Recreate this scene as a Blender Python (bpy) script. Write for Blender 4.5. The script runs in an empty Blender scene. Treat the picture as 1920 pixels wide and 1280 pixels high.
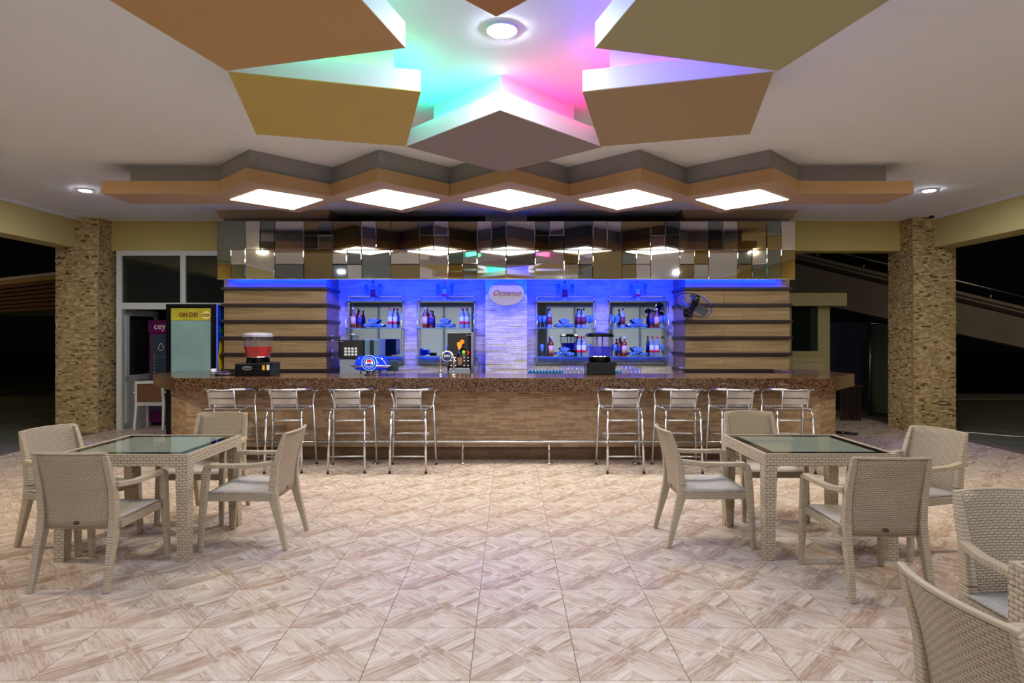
import bpy, bmesh, math, random
from mathutils import Vector, Matrix
R = math.radians
random.seed(7)
scn = bpy.context.scene
col = scn.collection
# ------------------------------------------------------------ camera, world, exposure
H = 1.56            # eye height
F = 1150.0          # focal length in pixels of a 1920 wide frame
camd = bpy.data.cameras.new('camera'); cam = bpy.data.objects.new('camera', camd); col.objects.link(cam)
cam.location = (0, 0, H); cam.rotation_euler = (R(90), 0, 0)
camd.sensor_width = 36; camd.lens = 36 * F / 1920; camd.shift_x = 5 / 1920; camd.shift_y = -9 / 1920
camd.clip_start = .05; camd.clip_end = 200
scn.camera = cam
w = bpy.data.worlds.new('night'); scn.world = w; w.use_nodes = True
w.node_tree.nodes['Background'].inputs[0].default_value = (.40, .42, .50, 1)
w.node_tree.nodes['Background'].inputs[1].default_value = .0012
scn.view_settings.view_transform = 'Standard'; scn.view_settings.look = 'None'
scn.view_settings.gamma = 1; scn.view_settings.use_curve_mapping = False
scn.view_settings.exposure = 0.93
E_PANEL, E_CENTRE, E_SIDE, E_BACK, E_STRIP, E_BLUE, E_ADDED_PANE = 15.0, 330.0, 260.0, 330.0, 6.0, 215.0, 0.12
scn.cycles.max_bounces = 9; scn.cycles.transparent_max_bounces = 12
scn.cycles.caustics_reflective = False; scn.cycles.caustics_refractive = False
scn.cycles.sample_clamp_indirect = 6

def X(px, Y): return (px - 955) * Y / F
def Z(py, Y): return H + (631 - py) * Y / F

# ------------------------------------------------------------ helpers
def lin(c):
    if isinstance(c, str): c = [int(c[i:i+2], 16) / 255 for i in (0, 2, 4)]
    return tuple(x / 12.92 if x <= .04045 else ((x + .055) / 1.055) ** 2.4 for x in c) + (1,)
MATS = {}
class NT:
    def __init__(s, m): s.t = m.node_tree; s.n = s.t.nodes; s.l = s.t.links
    def add(s, typ, ins=None, **kw):
        nd = s.n.new(typ)
        for k, v in kw.items(): setattr(nd, k, v)
        for k, v in (ins or {}).items():
            sock = nd.inputs[k]
            if isinstance(v, bpy.types.NodeSocket): s.l.new(v, sock)
            else: sock.default_value = v
        return nd
    def math(s, op, a, b=None, c=None):
        i = {0: a}
        if b is not None: i[1] = b
        if c is not None: i[2] = c
        return s.add('ShaderNodeMath', i, operation=op).outputs[0]
    def ramp(s, fac, stops, const=False):
        r = s.add('ShaderNodeValToRGB', {0: fac})
        if const: r.color_ramp.interpolation = 'CONSTANT'
        e = r.color_ramp.elements
        while len(e) > 1: e.remove(e[-1])
        e[0].position = stops[0][0]; e[0].color = stops[0][1]
        for p, c in stops[1:]:
            q = e.new(p); q.color = c
        return r.outputs[0]
    def mix(s, fac, a, b, mode='MIX'):
        nd = s.add('ShaderNodeMix', data_type='RGBA', blend_type=mode)
        for k, v in ((0, fac), (6, a), (7, b)):
            if isinstance(v, bpy.types.NodeSocket): s.l.new(v, nd.inputs[k])
            else: nd.inputs[k].default_value = v
        return nd.outputs[2]
def mat(name, c='808080', rough=.5, metal=0, emit=None, estr=0, trans=0, ior=1.45, alpha=1, spec=.5, noise=None, bump=None, coat=0):
    """noise=(scale, amount) gives a soft tone variation, bump=(scale, strength) a fine relief"""
    if name in MATS: return MATS[name]
    m = bpy.data.materials.new(name); m.use_nodes = True; MATS[name] = m
    b = m.node_tree.nodes['Principled BSDF']; t = NT(m)
    b.inputs['Base Color'].default_value = lin(c); b.inputs['Roughness'].default_value = rough
    b.inputs['Metallic'].default_value = metal; b.inputs['IOR'].default_value = ior
    b.inputs['Transmission Weight'].default_value = trans; b.inputs['Alpha'].default_value = alpha
    b.inputs['Specular IOR Level'].default_value = spec; b.inputs['Coat Weight'].default_value = coat
    if emit: b.inputs['Emission Color'].default_value = lin(emit); b.inputs['Emission Strength'].default_value = estr
    tc = t.add('ShaderNodeTexCoord').outputs['Object'] if (noise or bump) else None
    if noise:
        n = t.add('ShaderNodeTexNoise', {'Vector': tc, 'Scale': noise[0], 'Detail': 4.0}).outputs[0]
        k = noise[1]; L = lin(c)
        t.l.new(t.ramp(n, [(.3, tuple(x * (1 - k) for x in L[:3]) + (1,)), (.7, tuple(min(1, x * (1 + k)) for x in L[:3]) + (1,))]), b.inputs['Base Color'])
    if bump:
        n = t.add('ShaderNodeTexNoise', {'Vector': tc, 'Scale': bump[0], 'Detail': 4.0}).outputs[0]
        t.l.new(t.add('ShaderNodeBump', {'Height': n, 'Strength': bump[1], 'Distance': .01}).outputs[0], b.inputs['Normal'])
    return m

class MB:
    def __init__(s): s.v = []; s.f = []; s.m = []; s.sm = []
    def add(s, vs, fs, mi=0, smooth=False):
        o = len(s.v); s.v += [tuple(p) for p in vs]
        for f in fs: s.f.append([i + o for i in f]); s.m.append(mi); s.sm.append(smooth)
        return s
    def box(s, x0, x1, y0, y1, z0, z1, mi=0, M=None):
        vs = [(x, y, z) for z in (z0, z1) for y in (y0, y1) for x in (x0, x1)]
        if M: vs = [M @ Vector(p) for p in vs]
        return s.add(vs, [(0, 2, 3, 1), (4, 5, 7, 6), (0, 1, 5, 4), (2, 6, 7, 3), (0, 4, 6, 2), (1, 3, 7, 5)], mi)
    def prism(s, poly, z0, z1, mi=0, M=None, top=None):
        """poly (x, y) counter-clockwise, extruded z0..z1"""
        n = len(poly); top = top or poly
        vs = [(p[0], p[1], z0) for p in poly] + [(p[0], p[1], z1) for p in top]
        if M: vs = [M @ Vector(p) for p in vs]
        fs = [list(range(n))[::-1], list(range(n, 2 * n))] + [(i, (i + 1) % n, n + (i + 1) % n, n + i) for i in range(n)]
        return s.add(vs, fs, mi)
    def lathe(s, prof, n=14, c=(0, 0, 0), mi=0, sx=1, sy=1, M=None, smooth=True, rot=0):
        vs = []
        for r, z in prof:
            for i in range(n):
                a = 2 * math.pi * i / n + rot
                vs.append(Vector((c[0] + r * sx * math.cos(a), c[1] + r * sy * math.sin(a), c[2] + z)))
        if M: vs = [M @ p for p in vs]
        fs = [(j * n + i, j * n + (i + 1) % n, (j + 1) * n + (i + 1) % n, (j + 1) * n + i) for j in range(len(prof) - 1) for i in range(n)]
        s.add(vs, fs, mi, smooth)
        o = len(s.v) - len(vs)
        if prof[0][0] > 1e-4: s.f.append([o + i for i in range(n)][::-1]); s.m.append(mi); s.sm.append(False)
        if prof[-1][0] > 1e-4: s.f.append([o + (len(prof) - 1) * n + i for i in range(n)]); s.m.append(mi); s.sm.append(False)
        return s
    def tube(s, pts, r, n=8, mi=0, closed=False):
        pts = [Vector(p) for p in pts]; N = len(pts); vs = []; up = None
        for i, p in enumerate(pts):
            a = pts[(i - 1) % N] if (closed or i) else p; b = pts[(i + 1) % N] if (closed or i < N - 1) else p
            d = (b - a).normalized()
            if up is None: up = d.orthogonal().normalized()
            up = (up - d * up.dot(d)).normalized(); sd = d.cross(up)
            rr = r[i] if isinstance(r, (list, tuple)) else r
            for k in range(n):
                t = 2 * math.pi * k / n; vs.append(p + (up * math.cos(t) + sd * math.sin(t)) * rr)
        rng = N if closed else N - 1
        fs = [(j * n + k, j * n + (k + 1) % n, ((j + 1) % N) * n + (k + 1) % n, ((j + 1) % N) * n + k) for j in range(rng) for k in range(n)]
        if not closed: fs += [list(range(n))[::-1], [(N - 1) * n + k for k in range(n)]]
        return s.add(vs, fs, mi, True)
    def bar(s, pts, sizes, side=(1, 0, 0), mi=0, smooth=False):
        """rectangular section swept along pts; sizes (across `side`, across the other axis)"""
        pts = [Vector(p) for p in pts]; sd = Vector(side).normalized(); vs = []; N = len(pts)
        for i, p in enumerate(pts):
            d = (pts[min(i + 1, N - 1)] - pts[max(i - 1, 0)]).normalized()
            s1 = (sd - d * sd.dot(d)).normalized(); s2 = d.cross(s1)
            a, b = sizes[i] if isinstance(sizes, list) else sizes
            for u, v in ((-1, -1), (1, -1), (1, 1), (-1, 1)): vs.append(p + s1 * (u * a / 2) + s2 * (v * b / 2))
        fs = [(j * 4 + k, j * 4 + (k + 1) % 4, (j + 1) * 4 + (k + 1) % 4, (j + 1) * 4 + k) for j in range(N - 1) for k in range(4)]
        fs += [(3, 2, 1, 0), ((N - 1) * 4, (N - 1) * 4 + 1, (N - 1) * 4 + 2, (N - 1) * 4 + 3)]
        return s.add(vs, fs, mi, smooth)
    def text(s, string, size, M, mi=0, depth=.002, shear=0, bold=0):
        cu = bpy.data.curves.new('t', 'FONT'); cu.body = string; cu.size = size; cu.extrude = depth; cu.shear = shear
        cu.offset = bold; cu.align_x = 'CENTER'; cu.align_y = 'CENTER'; cu.resolution_u = 2
        o = bpy.data.objects.new('t', cu); me = o.to_mesh()
        s.add([M @ v.co for v in me.vertices], [list(p.vertices) for p in me.polygons], mi)
        o.to_mesh_clear(); bpy.data.objects.remove(o); bpy.data.curves.remove(cu)
        return s
    def build(s, name, mats, parent=None, bevel=0, seg=2, uvrot=False, **props):
        if not isinstance(mats, (list, tuple)): mats = [mats]
        me = bpy.data.meshes.new(name); me.from_pydata(s.v, [], s.f); me.update()
        for m in mats: me.materials.append(m)
        me.polygons.foreach_set('material_index', s.m); me.polygons.foreach_set('use_smooth', s.sm)
        uv = me.uv_layers.new(name='UVMap'); data = [0.0] * (2 * len(me.loops))
        for p in me.polygons:
            n = p.normal; ax = max(range(3), key=lambda i: abs(n[i]))
            for li in p.loop_indices:
                c = me.vertices[me.loops[li].vertex_index].co
                u, v = ((c.y, c.z), (c.x, c.z), (c.x, c.y))[ax]
                if uvrot: u, v = v, u
                data[2 * li] = u; data[2 * li + 1] = v
        uv.data.foreach_set('uv', data)
        o = bpy.data.objects.new(name, me); col.objects.link(o)
        if parent: o.parent = parent
        if bevel:
            md = o.modifiers.new('bevel', 'BEVEL'); md.width = bevel; md.segments = seg; md.limit_method = 'ANGLE'; md.angle_limit = R(40)
        for k, v in props.items(): o[k] = v
        return o
def thing(name, label, cat, loc=(0, 0, 0), rz=0, group=None):
    o = bpy.data.objects.new(name, None); col.objects.link(o); o.location = loc; o.rotation_euler = (0, 0, rz)
    o['label'] = label; o['category'] = cat
    if group: o['group'] = group
    return o
def tag(o, label, cat, group=None):
    o['label'] = label; o['category'] = cat
    if group: o['group'] = group
    return o
def dup(root, loc, rz, label, group=None):
    r = root.copy(); col.objects.link(r); r.location = loc; r.rotation_euler = (0, 0, rz); r['label'] = label
    if group: r['group'] = group
    kids = [c for c in bpy.data.objects if c.parent == root]
    for ch in kids:
        c = ch.copy(); col.objects.link(c); c.parent = r
        for g in [q for q in bpy.data.objects if q.parent == ch]:
            d = g.copy(); col.objects.link(d); d.parent = c
    return r
def facing(x, y, z, tilt=0):   # matrix that stands text up on a face that looks at -Y
    return Matrix.Translation((x, y, z)) @ Matrix.Rotation(R(90) + tilt, 4, 'X')
def strips(mb, o, u, n, W, Ht, rh, ln, dp, nm=1, weights=None, skip=None):
    """split-face stone strips laid over a vertical rectangle: o origin, u along, n outward"""
    u = Vector(u); n = Vector(n); o = Vector(o); rows = max(1, round(Ht / rh)); rh = Ht / rows
    for j in range(rows):
        a = -random.uniform(0, ln[1])
        while a < W:
            L = random.uniform(*ln); a0 = max(a, 0); a1 = min(a + L, W); a += L
            if a1 - a0 < .004: continue
            if skip and skip(a0, a1, j * rh, (j + 1) * rh): continue
            d = random.uniform(*dp); g = .0012
            p = [o + u * q + Vector((0, 0, z)) for z in (j * rh + g, (j + 1) * rh - g) for q in (a0 + g, a1 - g)]
            k = [q + n * d for q in p]
            mi = random.choices(range(nm), weights)[0] if nm > 1 else 0
            if u.cross(Vector((0, 0, 1))).dot(n) > 0: fs = [(4, 5, 7, 6), (0, 1, 5, 4), (2, 6, 7, 3), (0, 4, 6, 2), (1, 3, 7, 5)]
            else: fs = [(4, 6, 7, 5), (0, 4, 5, 1), (2, 3, 7, 6), (0, 2, 6, 4), (1, 5, 7, 3)]
            mb.add(p + k, fs, mi)

# ------------------------------------------------------------ materials
def floor_mat():
    m = mat('printed_wood_porcelain', 'c9b8a8', .2, spec=.16); t = NT(m); b = m.node_tree.nodes['Principled BSDF']
    pos = t.add('ShaderNodeNewGeometry').outputs['Position']; sp = t.add('ShaderNodeSeparateXYZ', {0: pos})
    x = t.math('DIVIDE', t.math('ADD', sp.outputs[0], .18), .5); y = t.math('DIVIDE', t.math('SUBTRACT', sp.outputs[1], .286), .5)
    u = t.math('FRACT', x); v = t.math('FRACT', y)
    a = t.math('SUBTRACT', t.math('ADD', u, v), 1.0); c = t.math('SUBTRACT', u, v)
    aa = t.math('ABSOLUTE', a); ac = t.math('ABSOLUTE', c)
    # weave: where the planks run along the rising or the falling diagonal
    near = t.math('LESS_THAN', ac, aa)                    # closer to the rising diagonal
    far_ = t.math('GREATER_THAN', t.math('MINIMUM', aa, ac), .27)
    mid = t.math('LESS_THAN', t.math('MAXIMUM', aa, ac), .14)
    run = t.math('ABSOLUTE', t.math('SUBTRACT', near, mid))   # 1: planks along rising diagonal
    across = t.math('ADD', t.math('MULTIPLY', c, run), t.math('MULTIPLY', a, t.math('SUBTRACT', 1.0, run)))
    along = t.math('ADD', t.math('MULTIPLY', a, run), t.math('MULTIPLY', c, t.math('SUBTRACT', 1.0, run)))
    plank = t.math('FLOOR', t.math('DIVIDE', t.math('ADD', across, 1.0), .135))
    tile = t.math('ADD', t.math('FLOOR', x), t.math('MULTIPLY', t.math('FLOOR', y), 17.3))
    key = t.add('ShaderNodeCombineXYZ', {0: plank, 1: run, 2: t.math('MULTIPLY', t.math('FLOOR', t.math('MULTIPLY', t.math('ADD', along, 1.0), 1.6)), 1.0)}).outputs[0]
    wn = t.add('ShaderNodeTexWhiteNoise', {'Vector': key}).outputs[0]
    gv = t.add('ShaderNodeCombineXYZ', {0: t.math('MULTIPLY', along, 1.3), 1: t.math('MULTIPLY', across, 13.0), 2: t.math('ADD', t.math('MULTIPLY', plank, 3.1), t.math('MULTIPLY', t.math('MODULO', t.math('ABSOLUTE', tile), 3.0), 5.0))}).outputs[0]
    g1 = t.add('ShaderNodeTexNoise', {'Vector': gv, 'Scale': 2.2, 'Detail': 5.0, 'Roughness': .62, 'Distortion': .5}).outputs[0]
    tone = t.math('ADD', t.math('MULTIPLY', wn, .42), t.math('MULTIPLY', g1, .75))
    tone = t.math('ADD', tone, t.math('MULTIPLY', far_, .14))
    cr = t.ramp(tone, [(.28, lin('98816f')), (.46, lin('b4a090')), (.64, lin('c9bbae')), (.88, lin('d5ccc4'))])
    dark = t.add('ShaderNodeTexNoise', {'Vector': gv, 'Scale': 5.5, 'Detail': 3.0}).outputs[0]
    cr = t.mix(t.math('MULTIPLY', t.math('GREATER_THAN', dark, .645), .35), cr, lin('806a5b'))
    big = t.add('ShaderNodeTexNoise', {'Vector': pos, 'Scale': .8, 'Detail': 2.0}).outputs[0]
    cr = t.mix(.25, cr, t.ramp(big, [(.35, lin('c2a58d')), (.65, lin('d8cfc6'))]), 'MULTIPLY')
    t.l.new(cr, b.inputs['Base Color'])
    t.l.new(t.ramp(g1, [(.3, (.2,) * 3 + (1,)), (.7, (.34,) * 3 + (1,))]), b.inputs['Roughness'])
    return m
def wood_mat(name, c1, c2, axis=0, rough=.45):
    m = mat(name, c1, rough); t = NT(m); b = m.node_tree.nodes['Principled BSDF']
    pos = t.add('ShaderNodeNewGeometry').outputs['Position']
    sc = [9, 9, 9]; sc[axis] = .8; sc[2] = 16 if axis != 2 else .8
    mp = t.add('ShaderNodeMapping', {'Vector': pos, 'Scale': sc}).outputs[0]
    n = t.add('ShaderNodeTexNoise', {'Vector': mp, 'Scale': 1.1, 'Detail': 6.0, 'Roughness': .6, 'Distortion': .8}).outputs[0]
    t.l.new(t.ramp(n, [(.32, lin(c1)), (.68, lin(c2))]), b.inputs['Base Color'])
    t.l.new(t.add('ShaderNodeBump', {'Height': n, 'Strength': .15, 'Distance': .004}).outputs[0], b.inputs['Normal'])
    return m
def granite():
    m = mat('brown_granite', '6a4736', .12, spec=.6); t = NT(m); b = m.node_tree.nodes['Principled BSDF']
    pos = t.add('ShaderNodeNewGeometry').outputs['Position']
    v = t.add('ShaderNodeTexVoronoi', {'Vector': pos, 'Scale': 95.0})
    r = t.add('ShaderNodeSeparateColor', {0: v.outputs['Color']}).outputs[0]
    n = t.add('ShaderNodeTexNoise', {'Vector': pos, 'Scale': 14.0, 'Detail': 3.0}).outputs[0]
    t.l.new(t.ramp(t.math('ADD', t.math('MULTIPLY', r, .8), t.math('MULTIPLY', n, .25)), [(.12, lin('17100a')), (.35, lin('42301f')), (.6, lin('5e442f')), (.85, lin('80644c'))]), b.inputs['Base Color'])
    return m
def weave(name, c, c2, bw=.030, rh=.0115, strength=.8):
    """moulded plastic with a woven relief"""
    m = mat(name, c, .42); t = NT(m); b = m.node_tree.nodes['Principled BSDF']
    uv = t.add('ShaderNodeTexCoord').outputs['UV']
    br = t.add('ShaderNodeTexBrick', {'Vector': uv, 'Color1': lin(c), 'Color2': lin(c), 'Mortar': lin(c2), 'Scale': 1.0, 'Mortar Size': .0013, 'Mortar Smooth': .6, 'Brick Width': bw, 'Row Height': rh})
    s = t.add('ShaderNodeSeparateXYZ', {0: uv})
    rowi = t.math('FLOOR', t.math('DIVIDE', s.outputs[1], rh))
    par = t.math('MULTIPLY', t.math('MODULO', t.math('ABSOLUTE', rowi), 2.0), .5)
    ph = t.math('FRACT', t.math('ADD', t.math('DIVIDE', s.outputs[0], bw), par))
    arch = t.math('SINE', t.math('MULTIPLY', ph, math.pi))
    pr = t.math('SINE', t.math('MULTIPLY', t.math('FRACT', t.math('DIVIDE', s.outputs[1], rh)), math.pi))
    h = t.math('MULTIPLY', t.math('POWER', arch, .6), t.math('POWER', pr, .5))
    t.l.new(t.add('ShaderNodeBump', {'Height': h, 'Strength': strength, 'Distance': .006}).outputs[0], b.inputs['Normal'])
    t.l.new(t.ramp(h, [(.05, lin(c2)), (.45, lin(c))]), b.inputs['Base Color'])
    return m
def ribs(name, c, c2, pitch=.016):
    m = mat(name, c, .42); t = NT(m); b = m.node_tree.nodes['Principled BSDF']
    uv = t.add('ShaderNodeTexCoord').outputs['UV']; s = t.add('ShaderNodeSeparateXYZ', {0: uv})
    h = t.math('POWER', t.math('SINE', t.math('MULTIPLY', t.math('FRACT', t.math('DIVIDE', s.outputs[1], pitch)), math.pi)), .5)
    t.l.new(t.add('ShaderNodeBump', {'Height': h, 'Strength': .6, 'Distance': .005}).outputs[0], b.inputs['Normal'])
    t.l.new(t.ramp(h, [(.1, lin(c2)), (.5, lin(c))]), b.inputs['Base Color'])
    return m

M_FLOOR = floor_mat()
M_GROUT = mat('dark_grout', '5f564e', .8)
M_CEIL = mat('white_ceiling_paint', 'e3e7ee', .75, noise=(.6, .02))
M_OLIVE = mat('olive_wall_paint', 'b9a866', .7, noise=(1.2, .04))
M_OLIVE2 = mat('olive_wall_paint_light', 'c3b67c', .7)
M_STRIPW = mat('white_split_stone', 'cfc9bd', .75, noise=(14, .12), bump=(60, .4))
M_STRIPW2 = mat('white_split_stone_shade', 'bdb7ab', .8, noise=(14, .12), bump=(60, .4))
M_BEDW = mat('stone_bed', '8a8278', .9)
M_BAR1 = mat('travertine_strip', 'b89c7c', .65, noise=(16, .14), bump=(60, .4))
M_BAR2 = mat('travertine_strip_dark', 'a3876a', .7, noise=(16, .14), bump=(60, .4))
M_BARBED = mat('travertine_bed', '7e684f', .9)
MOS = [mat('mosaic_stone', 'b39c6e', .7, noise=(18, .15)), mat('mosaic_stone_pale', 'c9b58a', .7, noise=(18, .12)), mat('mosaic_stone_tan', 'a0875a', .7, noise=(18, .15)), mat('mosaic_stone_dark', '6b5130', .7)]
M_MOSBED = mat('mosaic_bed', '8d7a54', .9)
M_WOOD = wood_mat('oak_laminate', '755d3e', '9f8860')
M_DARK = mat('dark_brown_ledge', '2b1d1a', .35)
M_GRAN = granite()
M_CHR = mat('chrome', 'e8e8ea', .08, 1)
M_ALU = mat('polished_aluminium', 'd9dbe2', .2, 1)
M_ALUM = mat('satin_aluminium', 'c8ccd2', .32, 1)
M_STEEL = mat('stainless_steel', 'b8b6b2', .25, 1)
M_WHITE = mat('white_plastic', 'd8d8d6', .35)
M_UPVC = mat('white_upvc', 'c6cbc9', .4)
M_BLACK = mat('black_plastic', '0c0d10', .25)
M_BLKG = mat('black_gloss', '06070a', .06, coat=.5)
M_GREY = mat('grey_plastic', '7d858c', .35)
def thin(name, c, clear=.85, rough=.03):
    m = bpy.data.materials.new(name); m.use_nodes = True; MATS[name] = m; t = NT(m)
    for n in list(t.n): t.n.remove(n)
    out = t.add('ShaderNodeOutputMaterial'); L = lin(c)
    tr = t.add('ShaderNodeBsdfTransparent', {0: L}); gl = t.add('ShaderNodeBsdfGlossy', {0: (1, 1, 1, 1), 'Roughness': rough}); df = t.add('ShaderNodeBsdfDiffuse', {0: L})
    a = t.add('ShaderNodeMixShader', {0: 1 - clear, 1: tr.outputs[0], 2: df.outputs[0]})
    fr = t.math('MULTIPLY_ADD', t.math('POWER', t.add('ShaderNodeLayerWeight', {'Blend': .5}).outputs['Facing'], 3.0), .7, .05)
    b = t.add('ShaderNodeMixShader', {0: fr, 1: a.outputs[0], 2: gl.outputs[0]})
    t.l.new(b.outputs[0], out.inputs[0]); return m
M_GLASS = mat('clear_glass', 'ffffff', .02, trans=1, ior=1.2)
M_CLEARP = thin('clear_acrylic', 'f4f5f8', .975)
M_SHELFG = thin('green_edged_glass', '8fd0cc', .7)
M_DARKG = thin('dark_window_glass', '9aa39a', .95)
M_BLUEG = thin('blue_tinted_glass', '9ad4f0', .75)
M_RATB = weave('woven_beige_plastic', 'b0a188', '6f6350')
M_RATR = ribs('ribbed_beige_plastic', 'b0a188', '7a6d58')
M_RATS = mat('smooth_beige_plastic', 'b0a189', .42)
M_RATT = weave('woven_table_plastic', 'bdad93', '807260', .045, .02)
M_RATSEAT = weave('woven_seat_toplit', 'c6c1b8', '938a7d', .03, .0115)  # seat: paler copy of the beige weave, overhead light put into its colour

# ------------------------------------------------------------ floor, ground, ceiling, beams
XL, XR, YB, YF = -7.06, 6.9, 10.3, -6.0
fl = MB().box(-7.1, 7.1, YF, 13.5, -.12, -.003).build('floor', M_GROUT, kind='structure')
tm = MB().box(-.2481, .2481, -.2481, .2481, -.01, 0).build('tile', M_FLOOR, fl)
cells = []
for i in range(-14, 15):
    for j in range(-12, 27):
        cx, cy = -.18 + .25 + .5 * i, .286 + .25 + .5 * j
        if cx - .25 < -7.1 or cx + .25 > 7.2 or cy + .25 > 13.5 or cy - .25 < YF: continue
        vis = cy > 2.6 and abs(cx) < .86 * cy + .3 and not (-4.0 < cx < 3.9 and cy > 8.1) and cy < 10.4
        cells.append((0 if vis else 1, cy, abs(cx), cx))
cells.sort()
rest = MB(); first = True
for k, (nv, cy, _, cx) in enumerate(cells):
    if k < 300 and not nv:
        o = tm if first else tm.copy()
        if not first: col.objects.link(o)
        first = False; o.location = (cx, cy, 0)
    else:
        rest.box(cx - .2481, cx + .2481, cy - .2481, cy + .2481, -.01, 0)
rest.build('tile_field', M_FLOOR, fl, kind='stuff')
MB().box(-60, 60, -30, 70, -.2, -.125).build('ground', mat('dark_outdoor_paving', '4b4f45', .6, noise=(1.5, .35), bump=(9, .3)), kind='structure')
for nm, x0, x1 in (('trim_1', -16, -7.1), ('trim_2', 7.1, 16)):
    MB().box(x0, x1, -6, 16, -.12, -.01).build(nm, mat('green_grey_slate_paving', '5c6152', .55, noise=(2.2, .35), bump=(7, .3)), kind='structure')

MB().box(-7.5, 7.5, YF, 10.7, 3.5, 3.7).build('ceiling', M_CEIL, kind='structure')
MB().box(-7.4, XL, YF, 10.0, 3.01, 3.5).build('wall_left', M_OLIVE2, kind='structure')
MB().box(XR, 7.3, YF, 10.0, 3.01, 3.5).build('wall_right', M_OLIVE2, kind='structure')
MB().box(-7.5, 7.5, 10.3, 10.6, 3.0, 3.5).build('wall_back', M_OLIVE, kind='structure')
for n, (x0, x1, dx) in enumerate(((XL, XL + .05, 1), (XR - .05, XR, -1))):
    MB().box(x0, x1, YF, 10.0, 3.46, 3.5).build('trim_%d' % (n + 3), M_CEIL, kind='structure')
MB().box(-7.5, 7.5, YF - .2, YF, 0, 3.5).build('wall_front', mat('terrace_rear_wall_paint', '57503c', .8), kind='structure')
for n in range(5):     # glowing windows added behind the viewpoint for light and mirror reflections
    xc = -5.6 + 2.8 * n
    wn_ = MB().box(xc - 1.25, xc - 1.17, YF, YF + .06, .1, 2.9).box(xc + 1.17, xc + 1.25, YF, YF + .06, .1, 2.9).box(xc - 1.17, xc + 1.17, YF, YF + .06, 2.82, 2.9).box(xc - 1.17, xc + 1.17, YF, YF + .06, .1, .18).box(xc - .03, xc + .03, YF, YF + .06, .18, 2.82).build('window_%d' % (n + 2), mat('added_blue_frame', '2c4c9c', .4), kind='structure')
    for q0, q1 in ((xc - 1.17, xc - .03), (xc + .03, xc + 1.17)):
        MB().box(q0, q1, YF + .01, YF + .02, .18, 2.82).build('pane', mat('added_glow_pane', 'ffffff', .3, emit='e8dca8', estr=E_ADDED_PANE), wn_)

# stone clad columns
def column(x0, x1, y0, y1, label):
    t = thing('stone_column', label, 'column', ((x0 + x1) / 2, (y0 + y1) / 2, 0), group='mosaic clad columns')
    a, b = (x1 - x0) / 2, (y1 - y0) / 2
    MB().box(-a + .01, a - .01, -b + .01, b - .01, 0, 3.5).build('core', M_MOSBED, t)
    mb = MB(); W = (8, 4, 4, 1.1)
    for o, u, n, L in (((-a, -b, 0), (1, 0, 0), (0, -1, 0), 2 * a), ((-a, b, 0), (0, -1, 0), (-1, 0, 0), 2 * b), ((a, -b, 0), (0, 1, 0), (1, 0, 0), 2 * b), ((a, b, 0), (-1, 0, 0), (0, 1, 0), 2 * a)):
        oo = Vector(o) - Vector(n) * .01
        strips(mb, oo, u, n, L, 3.5, .026, (.03, .095), (.004, .016), 4, W)
    mb.build('mosaic_strips', MOS, t, kind='stuff')
    c = MB()
    sx = 1 if x0 < 0 else -1
    c.box(sx * a - .006, sx * a + .006, -b - .006, -b + .006, 0, 3.5)
    c.build('corner_trim', mat('metal_corner_trim', 'c8b98c', .35, .6), t)
column(-7.38, -6.68, 9.97, 10.5, 'beige mosaic stone column at the left, beside the white framed doorway')
column(6.56, 7.26, 9.97, 10.62, 'beige mosaic stone column at the right, beside the dark ramp')

# ------------------------------------------------------------ ceiling star
CX, CY = -.05, 3.68
ZB, ZT = 3.15, 3.29
M_PW = mat('white_drop_panel_edge', 'dddddb', .6)
def petal(poly, colname, colr, label, led, ledcol):
    c = Vector((sum(p[0] for p in poly) / 4, sum(p[1] for p in poly) / 4))
    t = thing('ceiling_petal', label, 'ceiling panel', (c.x, c.y, ZB), group='square drop panels of the ceiling star')
    L = [(p[0] - c.x, p[1] - c.y) for p in poly]
    area = sum(L[i][0] * L[(i + 1) % 4][1] - L[(i + 1) % 4][0] * L[i][1] for i in range(4))
    if area < 0: L = L[::-1]
    MB().prism(L, .006, ZT - ZB).build('edge_frame', M_PW, t)
    MB().prism(L, 0, .006).build('face_panel', mat(colname, colr, .7), t)
    S = [(x * .72, y * .72) for x, y in L]
    MB().prism(S, ZT - ZB, 3.5 - ZB).build('support_box', M_PW, t)
    if led:
        K = [(x * .80, y * .80) for x, y in L]
        # keep the two runs that look to the middle of the star
        toC = Vector((CX - c.x, CY - c.y))
        for i in range(4):
            p, q = Vector(K[i]), Vector(K[(i + 1) % 4]); mid = (p + q) / 2
            if mid.dot(toC) > -.15:
                d = led[0] if mid.x * toC.y - mid.y * toC.x > 0 else led[1]
                if d: MB().tube([(p.x, p.y, .16), (q.x, q.y, .16)], .012, 6).build('led_strip', d, t)
    return t
def led(name, c, s=1): return mat('led_' + name, c, .5, emit=c, estr=E_STRIP * s)
LT, LG, LM, LV, LB, LY = led('teal', '00ffd0', 1), led('green', '30ff38', .6), led('magenta', 'ff0088', 1.2), led('violet', '6414ff', 2.6), led('blue', '1818ff', 2.4), led('yellow', '78ff18', .6)
def mir(poly): return [(2 * CX - x, y) for x, y in poly]
P1 = [(-.573, 3.38), (-1.69, 3.67), (-1.98, 2.555), (-.863, 2.265)]
P2 = [(-.575, 3.985), (-1.69, 3.69), (-1.99, 4.82), (-.863, 5.13)]
P5 = [(-.065, 4.31), (-.858, 5.14), (-.065, 5.93), (.772, 5.15)]
P6 = [(x, 2 * CY - y) for x, y in P5]
petal(P1, 'brown_panel_paint', 'b89462', 'brown square ceiling panel, upper left petal of the star', (LT, LT), None)
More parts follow.
